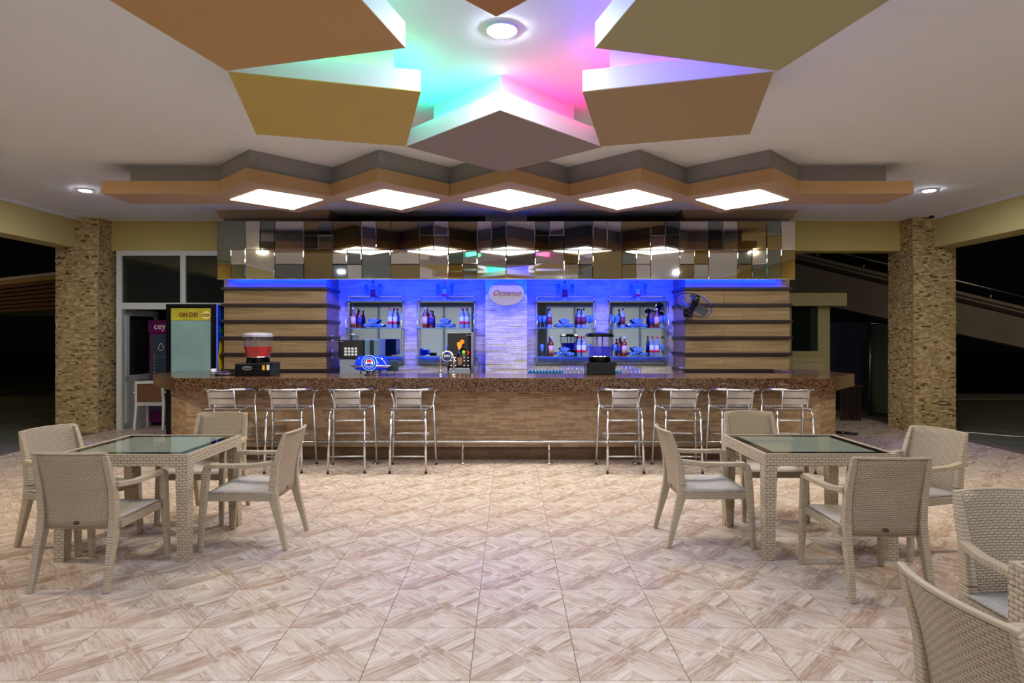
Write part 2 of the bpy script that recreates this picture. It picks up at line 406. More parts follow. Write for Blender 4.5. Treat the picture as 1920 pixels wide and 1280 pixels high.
petal(P2, 'mustard_panel_paint', 'bca658', 'mustard yellow square ceiling panel with green-lit edge, lower left petal', (LY, LT), None)
petal([(2 * CX - x + (.02 if i == 1 else 0), y) for i, (x, y) in enumerate(P1)], 'olive_panel_paint', 'aaa57d', 'olive green square ceiling panel, upper right petal of the star', (LV, LB), None)
petal(mir(P2), 'tan_panel_paint', 'a68f68', 'tan square ceiling panel with violet-lit edge, lower right petal', (LM, LV), None)
petal(P5, 'taupe_panel_paint', '8f8179', 'taupe square ceiling panel of the star, nearest the bar', (LT, LM), None)
petal(P6, 'rust_panel_paint', 'a87a50', 'rust brown square ceiling panel cut off by the top edge', (LB, LT), None)

def downlight(x, y, label, e, r=.085, group=None, cat='downlight', wm='eef4ff'):
    t = thing('downlight', label, cat, (x, y, 3.5), group=group)
    MB().lathe([(r + .02, 0), (r + .02, -.012), (r, -.016), (r, -.002)], 24).build('rim', M_WHITE, t)
    MB().lathe([(r, -.018), (r, -.014)], 24).build('lamp_disc', mat('lamp_%s_%d' % (wm, e), 'ffffff', .5, emit=wm, estr=e), t)
    return t
downlight(X(941, 3.87), 3.87, 'bright round downlight in the middle of the ceiling star', E_CENTRE, .085, wm='e6f0ff')
downlight(X(160, 8.1), 8.1, 'small round downlight left of the zigzag ceiling strip', E_SIDE, .07)
downlight(X(1742, 8.1), 8.1, 'small round downlight right of the zigzag ceiling strip', E_SIDE, .07)
k = 0
for y in (.2, -3.0):
    for x in (-5.0, -1.8, 1.8, 5.0):
        k += 1
        downlight(x, y, 'round ceiling downlight behind the viewpoint, %s row, %s' % (('nearer' if y > 0 else 'farther'), {-5.0: 'far left', -1.8: 'left of centre', 1.8: 'right of centre', 5.0: 'far right'}[x]), E_BACK, .09, 'downlights behind the viewpoint', wm='e4ebff')
for x, s in ((-5.6, 'left'), (5.5, 'right')):
    downlight(x, 4.6, 'round ceiling downlight on the %s side beside the star' % s, E_BACK * 1.9, .09, 'downlights beside the star', wm='ffecc4')

# zigzag light strip
t = thing('zigzag_light_strip', 'tan zigzag ceiling strip holding five lit diamond panels above the bar', 'light strip', (0, 7.08, 3.15))
M_FAS = mat('orange_tan_strip_paint', 'b08d62', .65); M_FASB = mat('tan_strip_underside_paint', 'b39a80', .65)
def zig(r, yb, x0, x1):
    cs = [-2.70, -1.35, 0, 1.35, 2.70]; n = []; hb = .27 * yb
    n.append((x0, -hb)); n.append((-2.70 - (r - hb), -hb))
    for i, c in enumerate(cs):
        n.append((c, -r))
        if i < 4: n.append((c + .675, -(r - .675)))
    n.append((2.70 + (r - hb), -hb)); n.append((x1, -hb)); n.append((x1, hb)); n.append((2.70 + (r - hb), hb))
    for i, c in enumerate(cs[::-1]):
        n.append((c, r))
        if i < 4: n.append((c - .675, (r - .675)))
    n.append((-2.70 - (r - hb), hb)); n.append((x0, hb))
    return n
Z1 = zig(.80, 1, -4.53, 4.49)
body = MB().prism(Z1, .006, .14).build('strip_body', M_FAS, t, label='orange-tan zigzag fascia')
MB().prism(Z1, 0, .006).build('underside', M_FASB, t)
MB().prism(zig(.72, .45, -4.3, 4.27), .14, .349).build('support_box', mat('support_shade_grey', '8f8a86', .7), t)  # grey puts the shade above the strip into the support colour
for c in (-2.70, -1.35, 0, 1.35, 2.70):
    q = .535
    dm = [(c - q, .03), (c, -.46), (c + q, .03), (c, .58)]
    MB().prism(dm, -.004, -.001).build('light_panel', mat('lit_diffuser', 'ffffff', .5, emit='fff9f0', estr=E_PANEL), t)

# small ceiling devices
t = thing('dome_camera', 'small dome security camera on the ceiling by the right column', 'camera', (X(1747, 9.7), 9.7, 3.5))
MB().lathe([(.055, 0), (.055, -.02), (.045, -.03)], 16).build('base', M_WHITE, t)
MB().lathe([(.042, -.028), (.036, -.055), (.02, -.07), (0, -.074)], 16).build('dome', M_BLKG, t)
t = thing('smoke_detector', 'small white detector ring on the ceiling by the left column', 'detector', (X(148, 9.6), 9.6, 3.5))
MB().lathe([(.05, 0), (.045, -.02), (.02, -.028), (0, -.028)], 16).build('housing', M_WHITE, t)

# ------------------------------------------------------------ back bar wall, pillars
YW = 10.2
wb = MB().box(-2.9, 2.75, YW, 10.29, 0, 3.5).build('wall_bar', M_BEDW, kind='structure')
mb = MB()
strips(mb, (-2.85, YW, .9), (1, 0, 0), (0, -1, 0), 5.58, 1.75, .036, (.14, .40), (.003, .020), 2, (3, 2))
mb.build('stone_strips', [M_STRIPW, M_STRIPW2], wb, kind='stuff')
MB().box(-2.9, 2.75, 9.9, YW, 2.6, 3.5).build('trim_5', mat('dark_recess_shade', '3a3230', .8), kind='structure')  # shade of the recess above the mirrors, put into a dark colour
for n, (q0, q1) in enumerate(((-2.83, -.385), (.29, 2.72))): MB().box(q0, q1, 9.345, 10.18, 2.565, 2.60).build('trim_%d' % (n + 6), mat('dark_recess_shade'), kind='structure')  # unseen soffits added to stop blue light leaking upwards
t = thing('stone_pillar', 'white split-stone clad pillar in the middle of the back bar', 'pillar', (-.05, 9.95, 0))
MB().box(-.325, .325, -.13, .25, 0, 3.5).build('core', M_BEDW, t)
mb = MB()
strips(mb, (-.332, -.13, .9), (1, 0, 0), (0, -1, 0), .664, 2.6, .036, (.14, .40), (.004, .022), 2, (3, 2))
strips(mb, (-.325, .25, .9), (0, -1, 0), (-1, 0, 0), .38, 2.6, .034, (.12, .3), (.003, .012), 2, (3, 2))
strips(mb, (.325, -.13, .9), (0, 1, 0), (1, 0, 0), .38, 2.6, .034, (.12, .3), (.003, .012), 2, (3, 2))
mb.build('stone_strips', [M_STRIPW, M_STRIPW2], t, kind='stuff')
def wood_pillar(x0, x1, inner, label):
    t = thing('wood_clad_pillar', label, 'pillar', ((x0 + x1) / 2, 9.85, 0), group='wood clad pillars of the back bar'); a = (x1 - x0) / 2
    MB().box(-a + .02, a - .02, -.33, .43, 0, 3.5).build('core', mat('pillar_core_brown', '6a5240', .7), t)
    zs = [1.04 + .2525 * i for i in range(6)]; prev = .75
    for i, z in enumerate(zs + [2.50]):
        top = z - .022 if i < 6 else z
        for q0, q1 in ((-a, a * .1), (a * .1 + .003, a)):
            if i % 2: q0, q1 = (-a, -a * .25) if q0 == -a else (-a * .25 + .003, a)
            MB().box(q0, q1, -.35, .35, prev, top).build('plank', M_WOOD, t)
        if i < 6: MB().box(-a - .03, a + .03, -.40, .35, z - .022, z + .022).build('ledge', M_DARK, t, bevel=.003); prev = z + .022
    MB().box(-a, a, -.35, .35, 2.503, 3.38).build('upper_panel', mat('taupe_pillar_paint', '86745f', .7), t)
    MB().prism([(-a - .03, -.40), (a + .03, -.40), (a + .03, .35), (-a - .03, .35)], 3.38, 3.5, top=[(-a - .09, -.47), (a + .09, -.47), (a + .09, .35), (-a - .09, .35)]).build('cornice', mat('taupe_cornice', '9a8468', .7), t)
wood_pillar(-4.42, -2.833, 1, 'wood plank pillar with dark ledges at the left of the back bar')
wood_pillar(2.726, 4.337, -1, 'wood plank pillar with dark ledges at the right, behind the wall fan')

# mirror valance
YM = 9.25
x0 = X(407, YM); sm = (X(1491, YM) - x0) / 40; ztop, zbot = 3.30, 2.432; sh = (ztop - zbot) / 4
t = thing('mirror_valance', 'long hanging panel of patchwork square mirrors above the back bar', 'mirror panel', (0, YM, 0))
MB().box(x0 + .01, x0 + 40 * sm - .01, .012, .09, zbot + .006, ztop).build('backing_board', mat('mirror_backing', '26272a', .6), t)
for hx in (-3.6, -1.4, 1.3, 3.5): MB().box(hx - .03, hx + .03, .09, .25, ztop - .10, ztop - .04).build('wall_bracket', mat('dark_hanger_board', '241d1b', .7), t)
MB().box(X(415, YM), X(1477, YM), .09, .235, zbot + .090, zbot + .105).box(X(415, YM), X(1477, YM), .14, .148, zbot, zbot + .09).box(X(415, YM), X(415, YM) + .012, .09, .235, zbot, zbot + .09).box(X(1477, YM) - .012, X(1477, YM), .09, .235, zbot, zbot + .09).build('led_cover', mat('dark_hanger_board'), t)  # unseen top and lip added to hold back the blue light
MB().box(X(420, YM), X(1472, YM), .18, .20, zbot + .05, zbot + .085).build('blue_led_strip', mat('led_bar_blue', '0a20ff', .5, emit='0020ff', estr=E_BLUE), t)
MB().box(x0, x0 + 40 * sm, -.004, .035, zbot - .007, zbot + .001).build('lower_trim', M_STEEL, t)
MM = {'C': mat('silver_mirror', 'e2e2dc', .03, 1), 'G': mat('grey_mirror', '8d9694', .03, 1), 'B': mat('bronze_mirror', 'a2926a', .03, 1)}
up = ['FG', 'VCG', 'FC', 'QBGGC', 'FB', 'VCB', 'FB', 'QGCBC', 'FB', 'VCG', 'FC', 'QGCBG', 'FG', 'VCC', 'FB', 'QBGCG', 'FC', 'VGC', 'FB', 'LGBC']
lo = ['QGCBG', 'FC', 'HCG', 'FB', 'QCGGC', 'FG', 'HCB', 'FC', 'QGCBG', 'FC', 'HGC', 'FC', 'QBCCG', 'FB', 'QGCBC', 'FC', 'QCBBC', 'FC', 'QGCBG', 'VGB']
def mtile(ci, ri, cw, rh, k):
    g = .0015; a0 = x0 + ci * sm + g; a1 = x0 + (ci + cw) * sm - g; b1 = ztop - ri * sh - g; b0 = ztop - (ri + rh) * sh + g
    bv = .007; d = random.choice([0, .006, .012])
    tx, tz = random.uniform(-.002, .002), random.uniform(-.0025, .0025)
    cxm, czm = (a0 + a1) / 2, (b0 + b1) / 2
    def p(x, y, z): return (x, y - d + tx * (x - cxm) + tz * (z - czm), z)
    vs = [p(a0, .010, b0), p(a1, .010, b0), p(a1, .010, b1), p(a0, .010, b1), p(a0, 0, b0), p(a1, 0, b0), p(a1, 0, b1), p(a0, 0, b1),
          p(a0 + bv, -.004, b0 + bv), p(a1 - bv, -.004, b0 + bv), p(a1 - bv, -.004, b1 - bv), p(a0 + bv, -.004, b1 - bv)]
    fs = [(3, 2, 1, 0), (0, 1, 5, 4), (1, 2, 6, 5), (2, 3, 7, 6), (3, 0, 4, 7), (4, 5, 9, 8), (5, 6, 10, 9), (6, 7, 11, 10), (7, 4, 8, 11), (8, 9, 10, 11)]
    MB().add(vs, fs).build('mirror_tile', MM[k], t)
for r0, band in ((0, up), (2, lo)):
    for i, b in enumerate(band):
        c = i * 2; s = b[1:]
        if b[0] == 'F': mtile(c, r0, 2, 2, s[0])
        elif b[0] == 'V': mtile(c, r0, 1, 2, s[0]); mtile(c + 1, r0, 1, 2, s[1])
        elif b[0] == 'H': mtile(c, r0, 2, 1, s[0]); mtile(c, r0 + 1, 2, 1, s[1])
        elif b[0] == 'L': mtile(c, r0, 1, 1, s[0]); mtile(c, r0 + 1, 1, 1, s[1]); mtile(c + 1, r0, 1, 2, s[2])
        else:
            mtile(c, r0, 1, 1, s[0]); mtile(c + 1, r0, 1, 1, s[1]); mtile(c, r0 + 1, 1, 1, s[2]); mtile(c + 1, r0 + 1, 1, 1, s[3])

# oval sign
t = thing('oval_sign', 'oval hanging sign with slanted plum lettering in front of the central stone pillar', 'sign', (X(949.5, 9.47), 9.47, Z(550, 9.47)))
MB().lathe([(.272, -.006), (.277, 0), (.272, .006)], 48, sy=.69, M=Matrix.Rotation(R(90), 4, 'X')).build('sign_board', mat('frosted_sign', 'a39da6', .3), t)
MB().tube([(.277 * math.cos(a / 24 * math.pi), 0, .191 * math.sin(a / 24 * math.pi)) for a in range(48)], .0035, 6, closed=True).build('rim', mat('dark_rim', '5b4a48', .4), t)
MB().text('Oceanus', .125, facing(0, -.008, .005), shear=.4, bold=.0015).build('lettering', mat('plum_lettering', '7d3f52', .5), t)
for sx in (-1, 1): MB().tube([(sx * .118, 0, .17), (sx * .118, 0, .305)], .004, 6).build('rod', M_BLACK, t)

# ------------------------------------------------------------ mirror niches with shelves
YS = 10.02
def lath(mb, prof, M=None, n=12, c=(0, 0, 0), mi=0): return mb.lathe(prof, n, c=c, mi=mi, M=M)
M_WHIS = thin('amber_whisky', 'b4541c', .6); M_LABP = mat('pink_label', 'e2b8b4', .6); M_LABT = mat('tan_label', 'd9b090', .6)
M_LABN = mat('navy_label', '27306b', .5); M_LABW = mat('white_label', 'cfdcf0', .5); M_LABR = mat('dark_red_label', '7c2a26', .5); M_REDC = mat('red_cap', 'e01626', .35)
M_BOT = thin('pale_bottle_glass', 'b4cce0', .6)
PROTO = {}
BOTT = {   # body material, label material, cap material, height, radius, second label mark
    'whisky_pink': (M_WHIS, M_LABP, M_WHITE, .33, .040), 'whisky_navy': (M_WHIS, M_LABN, M_BLACK, .29, .038), 'whisky_tan': (M_WHIS, M_LABT, M_WHITE, .32, .042),
    'gin_red': (M_BOT, M_LABW, M_REDC, .33, .036), 'vodka_dark': (M_BOT, M_LABR, M_BLACK, .32, .038), 'vodka_white': (M_BOT, M_LABN, M_WHITE, .34, .034)}
def bottle(kind, loc, label, group):
    if kind in PROTO:
        return dup(PROTO[kind], loc, 0, label, group)
    bm_, lm, cm, h, r = BOTT[kind]
    t = thing('bottle', label, 'bottle', loc, group=group); PROTO[kind] = t
    MB().lathe([(r * .9, 0), (r, .008), (r, h * .62), (r * .75, h * .72), (r * .36, h * .80), (r * .32, h * .93), (0, h * .93)], 14).build('bottle_body', bm_, t)
    MB().lathe([(r + .0012, h * .18), (r + .0012, h * .56)], 14).build('label', lm, t)
    if kind == 'gin_red': MB().lathe([(r + .002, h * .2), (r + .002, h * .32)], 14).build('label_band', M_REDC, t)
    MB().lathe([(r * .38, h * .90), (r * .38, h), (0, h)], 10).build('cap', cm, t)
    return t
def glass(kind, loc, label, group, rz=0, tilt=None):
    key = 'g_' + kind
    if key in PROTO: o = dup(PROTO[key], loc, rz, label, group)
    else:
        mb = MB()
        if kind == 'wine': prof = [(.030, 0), (.028, .003), (.004, .008), (.0035, .075), (.012, .085), (.030, .10), (.033, .15), (.028, .20), (.0265, .20), (.031, .15), (.028, .103), (.006, .088), (0, .088)]
        elif kind == 'flute': prof = [(.028, 0), (.026, .003), (.004, .008), (.0035, .10), (.012, .11), (.027, .13), (.028, .27), (.0265, .27), (.0255, .132), (0, .118)]
        elif kind == 'shot': prof = [(.017, 0), (.019, .004), (.026, .085), (.0245, .085), (.016, .012), (0, .010)]
        elif kind == 'tumbler': prof = [(.028, 0), (.030, .004), (.033, .075), (.031, .075), (.028, .01), (0, .008)]
        else: prof = [(.022, 0), (.024, .004), (.030, .125), (.028, .125), (.022, .012), (0, .010)]
        mb.lathe(prof, 12)
        o = mb.build(kind if kind == 'tumbler' else kind + '_glass', {'tall': M_CLEARP, 'tumbler': thin('teal_glass', '2a86a8', .5)}.get(kind, M_BLUEG))
        tag(o, label, 'glass', group); o.location = loc; PROTO[key] = o
    if tilt is not None: o.rotation_euler = tilt
    return o
def niche(px0, px1, name, two):
    xa, xb = X(px0, YW), X(px1, YW); wd = xb - xa; xc = (xa + xb) / 2
    t = thing('mirror_niche', '%s wall mirror with a steel frame and glass shelves' % name, 'shelf unit', (xc, YW - .016, 0), group='framed shelf mirrors behind the bar'); a = wd / 2
    zb, zt = Z(681, YW), Z(566, YW); zlow = Z(668, YW)
    MB().box(-a + .02, a - .02, -.010, 0, zlow, zt).build('mirror', mat('blue_grey_mirror', 'a3b4c4', .03, 1), t)
    MB().box(-a + .02, a - .02, -.008, 0, zb, zlow - .004).build('marble_panel', mat('grey_marble', 'a9abb2', .25, noise=(9, .3)), t)
    mb = MB()
    for q0, q1, r0, r1 in ((-a, -a + .02, zb, zt + .09), (a - .02, a, zb, zt + .09), (-a, a, zb - .012, zb + .012), (-a, a, zt - .01, zt + .01), (-a, a, zt + .075, zt + .09)): mb.box(q0, q1, -.03, .0, r0, r1)
    mb.build('frame', M_STEEL, t)
    levels = [zt + .012, Z(614.5, YS)] + ([Z(668, YS)] if two else [Z(668, YS)])
    for z in levels:
        g = MB().box(-a - .03, a + .03, -.24, -.035, z - .010, z).build('glass_shelf', M_SHELFG, t)
        for sx in (-1, 1): MB().tube([(sx * (a - .01), -.24, z - .014), (sx * (a - .01), 0, z - .014)], .007, 6).build('bracket', M_CHR, g)
    for sx in (-1, 1): MB().tube([(sx * (a - .01), -.21, levels[-1] - .02), (sx * (a - .01), -.21, levels[0] + .01)], .005, 6).build('shelf_rod', M_CHR, t)
    return levels, xc, a
def fan_glasses(xc, z, where):
    """shot glasses fanned out on their sides round a small stack"""
    g = 'fanned blue glasses on the %s' % where
    n = 0
    for i, an in enumerate((-80, -50, -20, 20, 50, 80)):
        o = glass('shot', (xc + .065 * math.sin(R(an)), YS - .02 - .045 * math.cos(R(an)), z + .028), '%s shot glass from the left lying in the fan, %s' % (('first', 'second', 'third', 'fourth', 'fifth', 'sixth')[i], where), g)
        o.rotation_euler = (R(78), 0, R(an)); n += 1
    for i, an in enumerate((-38, 0, 38)):
        o = glass('shot', (xc + .022 * math.sin(R(an)), YS + .005, z + .062 + .008 * math.cos(R(an))), '%s raised shot glass above the fan, %s' % (('left', 'middle', 'right')[i], where), 'raised ' + g)
        o.rotation_euler = (0, R(an), 0)
NI = [(654, 758, 'far left', False), (785, 891, 'centre left', False), (1005, 1114, 'centre right', True), (1140, 1248, 'far right', True)]
for px0, px1, name, two in NI:
    lv, xc, a = niche(px0, px1, name, two)
    z = lv[0]; wh = 'top shelf, %s mirror' % name
    bottle('vodka_dark' if name in ('far left', 'centre right') else 'gin_red', (xc - .02, YS, z), 'lone clear bottle on the ' + wh, 'bottles on the top shelves')
    glass('flute', (xc - .13, YS, z), 'tall dark flute left of the bottle on the ' + wh, 'flutes on the top shelves')
    glass('flute', (xc + .10, YS, z), 'tall dark flute right of the bottle on the ' + wh, 'flutes on the top shelves')
    z = lv[1]; wh = 'middle shelf, %s mirror' % name; gp = 'bottles on the middle shelves'
    if not two:
        bottle('whisky_pink', (xc - .34, YS - .02, z), 'amber whisky bottle with pink label on the ' + wh, gp)
        bottle('whisky_navy', (xc - .245, YS + .02, z), 'amber whisky bottle with navy label on the ' + wh, gp)
        bottle('gin_red', (xc + .26, YS - .02, z), 'nearer clear bottle with red cap on the ' + wh, gp)
        bottle('gin_red', (xc + .335, YS + .03, z), 'farther clear bottle with red cap on the ' + wh, gp)
        fan_glasses(xc - .02, z, wh)
    else:
        c = name == 'centre right'
        for s in (-1, 1):
            sd = 'left' if s < 0 else 'right'
            for q, dd in ((.42, 'outer'), (.355, 'inner')):
                glass('wine', (xc + s * q, YS + (.02 if dd == 'outer' else -.03), z), '%s blue stemmed glass at the %s end of the %s' % (dd, sd, wh), 'stemmed glasses on the middle shelves')
        bottle('vodka_dark', (xc - .27, YS - .02, z), 'clear bottle with dark red label left on the ' + wh, gp)
        bottle('vodka_dark' if c else 'whisky_navy', (xc + .215, YS + .03, z), ('inner clear bottle with dark red label, right side, ' if c else 'amber bottle with navy label on the ') + wh, gp)
        bottle('vodka_dark' if c else 'whisky_tan', (xc + .285, YS - .02, z), ('outer clear bottle with dark red label, right side, ' if c else 'amber bottle with tan label on the ') + wh, gp)
        fan_glasses(xc - .02, z, wh)
        z = lv[2]; wh = 'bottom shelf, %s mirror' % name; gp = 'bottles on the bottom shelves'
        for s in (-1, 1):
            sd = 'left' if s < 0 else 'right'
            glass('wine', (xc + s * .39, YS, z), 'blue stemmed glass at the %s end of the %s' % (sd, wh), 'stemmed glasses on the bottom shelves')
        bottle('whisky_tan', (xc - .245, YS - .03, z), 'amber whisky bottle with tan label on the ' + wh, gp)
        if not c: bottle('whisky_navy', (xc - .32, YS + .03, z), 'amber bottle with navy label on the ' + wh, gp)
        bottle('gin_red', (xc + .21, YS + .01, z), 'left one of two clear red-capped bottles on the ' + wh, gp)
        bottle('gin_red', (xc + .29, YS - .02, z), 'right one of two clear red-capped bottles on the ' + wh, gp)
        fan_glasses(xc - .02, z, wh)

# sockets on the pillar side
for px, py0, py1, nm in ((615.5, 628, 640, 'upper'), (615.5, 655, 672, 'lower')):
    yy = 9.78; t = thing('wall_socket', '%s white socket on the inner side of the left wood pillar' % nm, 'socket', (-2.828, yy, Z((py0 + py1) / 2, yy)), group='sockets on the left pillar')
    h = (py1 - py0) / 2 * yy / F
    MB().box(0, .012, -.035, .035, -h, h).build('plate', M_WHITE, t, bevel=.003)
    MB().box(.012, .015, -.018, .018, -h * .5, h * .5).build('socket_face', M_GREY, t)
t = thing('wall_socket', 'white socket low on the inner side of the right wood pillar', 'socket', (2.718, 9.7, Z(693, 9.7)))
MB().box(-.012, 0, -.08, .08, -.035, .035).build('plate', M_WHITE, t, bevel=.003)
MB().box(-.015, -.012, -.05, .05, -.018, .018).build('socket_face', M_GREY, t)

# ------------------------------------------------------------ the bar
ZC = 1.06
top = [(-4.05, 7.43), (3.92, 7.43), (4.66, 8.28), (4.66, 9.44), (4.05, 9.44), (4.05, 8.35), (-4.1, 8.35), (-4.1, 9.0), (-4.82, 9.0), (-4.82, 8.3)]
o = MB().prism(top, ZC - .165, ZC).build('bar_worktop', M_GRAN, bevel=.006)
tag(o, 'thick brown granite worktop with angled ends on the bar', 'worktop')
t = thing('bar_counter', 'long bar base clad in beige split-stone strips', 'bar counter', (0, 7.75, 0))
bp = [(-4.08, 0), (3.92, 0), (4.42, .58), (4.42, 1.6), (4.2, 1.6), (4.2, .70), (3.85, .2), (-4.0, .2), (-4.35, .7), (-4.35, 1.2), (-4.58, 1.2), (-4.58, .58)]
MB().prism(bp, .17, ZC - .166).build('core', M_BARBED, t)
pl = [(p[0] * .985, p[1] + .05) for p in bp]
MB().prism(pl, 0, .17).build('plinth', mat('brown_plinth_tile', '6d5138', .5, noise=(6, .2)), t)
mb = MB()
strips(mb, (-4.08, 0, .17), (1, 0, 0), (0, -1, 0), 8.0, ZC - .336, .028, (.10, .34), (.004, .014), 2, (3, 2))
for p, q in (((-4.58, .58), (-4.08, 0)), ((3.92, 0), (4.42, .58)), ((4.42, .58), (4.42, 1.6)), ((-4.58, 1.2), (-4.58, .58))):
    u = Vector((q[0] - p[0], q[1] - p[1], 0)); L = u.length; u.normalize(); n = Vector((u.y, -u.x, 0))
    strips(mb, (p[0], p[1], .17), u, n, L, ZC - .336, .028, (.10, .34), (.004, .014), 2, (3, 2))
mb.build('stone_strips', [M_BAR1, M_BAR2], t, kind='stuff')
o = MB().box(-2.78, 2.68, 9.28, 9.80, .915, .945).box(-2.78, -.43, 9.80, 10.17, .915, .945).box(.33, 2.68, 9.80, 10.17, .915, .945).build('back_worktop', M_GRAN)
tag(o, 'lower granite worktop along the wall behind the bar', 'worktop')
t = thing('back_bar_cabinet', 'plain dark cabinet under the back worktop', 'cabinet', (0, 9.55, 0))
MB().box(-2.7, 2.6, -.2, .2, 0, .914).build('body', mat('dark_cabinet', '33302e', .5), t)
t = thing('foot_rail', 'steel foot rail on short posts along the front of the bar', 'foot rail', (0, 7.53, 0))
MB().tube([(-4.3, .35, .268), (-3.95, 0, .268), (3.85, 0, .268), (4.3, .4, .268)], .019, 10).build('rail', M_STEEL, t)
for i in range(8):
    x = -3.76 + 1.062 * i
    MB().tube([(x, 0, .005), (x, 0, .26)], .014, 10).lathe([(.045, 0), (.045, .012), (.03, .022), (.014, .024)], 16, c=(x, 0, 0)).build('post', M_STEEL, t)

# slush dispensers
def dispenser(x, y, liq, lidm, label, s=1, badge=True):
    t = thing('drink_dispenser', label, 'drink dispenser', (x, y, ZC), group='juice dispensers on the bar')
    MB().box(-.225 * s, .225 * s, -.17, .17, 0, .165).box(.10, .25 * s, -.16, .1, .13, .175).build('base', M_BLACK, t, bevel=.01)
    MB().lathe([(.145, .165), (.140, .23), (.15, .235)], 24).build('collar', M_BLACK, t)
    MB().lathe([(.152, .234), (.152, .245), (.145, .247)], 24).build('seal_ring', M_CHR, t)
    oct_ = 12
    MB().lathe([(.138, .246), (.170, .375), (0, .375)], oct_, smooth=False).build('juice', liq, t)
    MB().lathe([(.142, .246), (.173, .375), (.182, .50)], oct_, smooth=False).build('jar', M_CLEARP, t)
    MB().lathe([(.188, .498), (.190, .52), (.165, .545), (.05, .56), (0, .562)], oct_, smooth=False).build('lid', lidm, t)
    for sx in (-.035, .035): MB().tube([(sx, -.02, .26), (sx, -.02, .50)], .010, 8).build('paddle_tube', M_GREY, t)
    if badge:
        MB().box(-.112, -.028, -.1725, -.170, .103, .113).build('badge_mark', M_GREY, t)
        MB().tube([(-.07 + .062 * math.cos(a * math.pi / 10), -.171, .105 + .022 * math.sin(a * math.pi / 10)) for a in range(20)], .0015, 4, closed=True).build('badge_ring', M_WHITE, t)
        MB().box(.12, .155, -.173, -.169, .08, .14).build('orange_switch', mat('orange_switch', 'e89a10', .4), t)
        MB().box(.178, .212, -.173, -.169, .08, .145).build('white_switch', M_WHITE, t)
    return t
dispenser(X(484, 7.9), 7.9, mat('red_juice', 'c40008', .08, spec=.4), thin('clear_lid', 'c4c0d4', .45), 'juice dispenser with red juice and clear lid on the left of the bar')
dispenser(X(1124, 8.12), 8.12, mat('blue_juice', '1630ff', .08, spec=.4), M_BLKG, 'juice dispenser with blue juice and black lid right of the stone pillar', .82, False)

# cup and ashtray
t = thing('paper_cup', 'small white cup near the left end of the granite worktop', 'cup', (X(400.5, 7.95), 7.95, ZC))
MB().lathe([(.022, 0), (.034, .085), (.032, .085), (.020, .004), (0, .004)], 16).build('cup_wall', M_WHITE, t)
MB().lathe([(.034, .045), (.037, .05), (.034, .055)], 16).build('cup_ridge', M_WHITE, t)
t = thing('serving_tray', 'round steel tray beside the white cup on the bar', 'tray', (X(424, 8.05), 8.05, ZC))
MB().lathe([(.12, .0), (.15, .012), (.155, .02), (.148, .018), (.118, .006), (0, .006)], 24).build('dish', M_STEEL, t)
MB().tube([(-.15, -.03, .02), (-.20, 0, .026), (-.15, .03, .02)], .006, 6).build('handle', M_STEEL, t)

# keypad machine
t = thing('keypad_machine', 'black-fronted drinks machine with a white keypad behind the bar at left', 'drinks machine', (X(664, 9.42), 9.42, .945))
MB().box(-.185, .27, -.13, .3, .02, .29).build('lower_body', M_GREY, t, bevel=.01)
MB().box(-.195, .18, -.16, .3, .29, .565).build('control_head', M_BLKG, t, bevel=.006)
MB().box(.185, .42, -.12, .3, .30, .575).build('side_hopper', mat('blue_grey_plastic', '56748c', .25), t, bevel=.008)
MB().box(.27, .33, -.125, -.119, .31, .56).build('hopper_window', M_BLKG, t)
for r in range(3):
    for c in range(4):
        MB().box(-.105 + c * .052, -.070 + c * .052, -.166, -.159, .42 - r * .045, .452 - r * .045).build('key', M_WHITE, t)
MB().box(-.172, -.122, -.1625, -.160, .540, .550).build('maker_mark', M_GREY, t)
# round cola tower
t = thing('soda_tower', 'chrome soda tower with a glowing blue dome and round ringed badge on the bar', 'soda dispenser', (X(697, 7.98), 7.98, ZC))
MB().lathe([(.10, 0), (.10, .01), (.06, .02), (.05, .05), (.10, .07)], 24, sy=.7).build('pedestal', M_CHR, t)
MB().lathe([(0, .045), (.12, .055), (.2, .085), (.285, .125), (.27, .132), (.18, .135), (0, .135)], 32, sy=.5).build('chrome_wing', M_CHR, t)
MB().lathe([(.205, .07), (.235, .105), (.225, .15), (.19, .225), (.165, .25), (0, .252)], 32, sy=.55).build('blue_dome', mat('lit_blue_dome', '0a2fe0', .12, emit='0828ff', estr=.15), t)
Mx = facing(0, -.132, .165)
disc = lambda r, d: [(r, 0), (r, d)]
for r, d, m_ in ((.10, .004, mat('pale_blue_ring', '7fb0ff', .3, emit='80b0ff', estr=.5)), (.092, .006, mat('deep_blue_ring', '0a22c0', .3)), (.072, .008, mat('pale_blue_ring')), (.064, .010, mat('deep_blue_ring')), (.048, .012, mat('badge_white', 'ffffff', .4, emit='ffffff', estr=.4))):
    MB().lathe([(r, 0), (r, d)], 32, M=Mx, smooth=False).build('badge_ring', m_, t)
mb = MB(); arc = [(.044 * math.cos(a), .044 * math.sin(a)) for a in [R(15) + R(150) * k / 10 for k in range(11)]]
mb.prism(arc, .012, .014, M=Mx); mb.build('badge_red_half', mat('badge_red', 'd81830', .4), t)
arc = [(.044 * math.cos(a), .044 * math.sin(a)) for a in [R(195) + R(150) * k / 10 for k in range(11)]]
MB().prism(arc, .012, .014, M=Mx).build('badge_blue_half', mat('badge_blue', '1230b0', .4), t)
MB().text('PEPSI', .024, facing(0, -.1475, .165), bold=.0008, depth=.001).build('badge_lettering', M_BLACK, t)
for sx in (-.12, -.04, .04, .12): MB().tube([(sx, -.08, .06), (sx, -.10, .02)], .008, 8).build('spout', M_BLACK, t)
MB().box(.20, .33, .0, .12, .05, .18).build('side_box', mat('dark_teal_plastic', '1d3440', .3), t, bevel=.008)
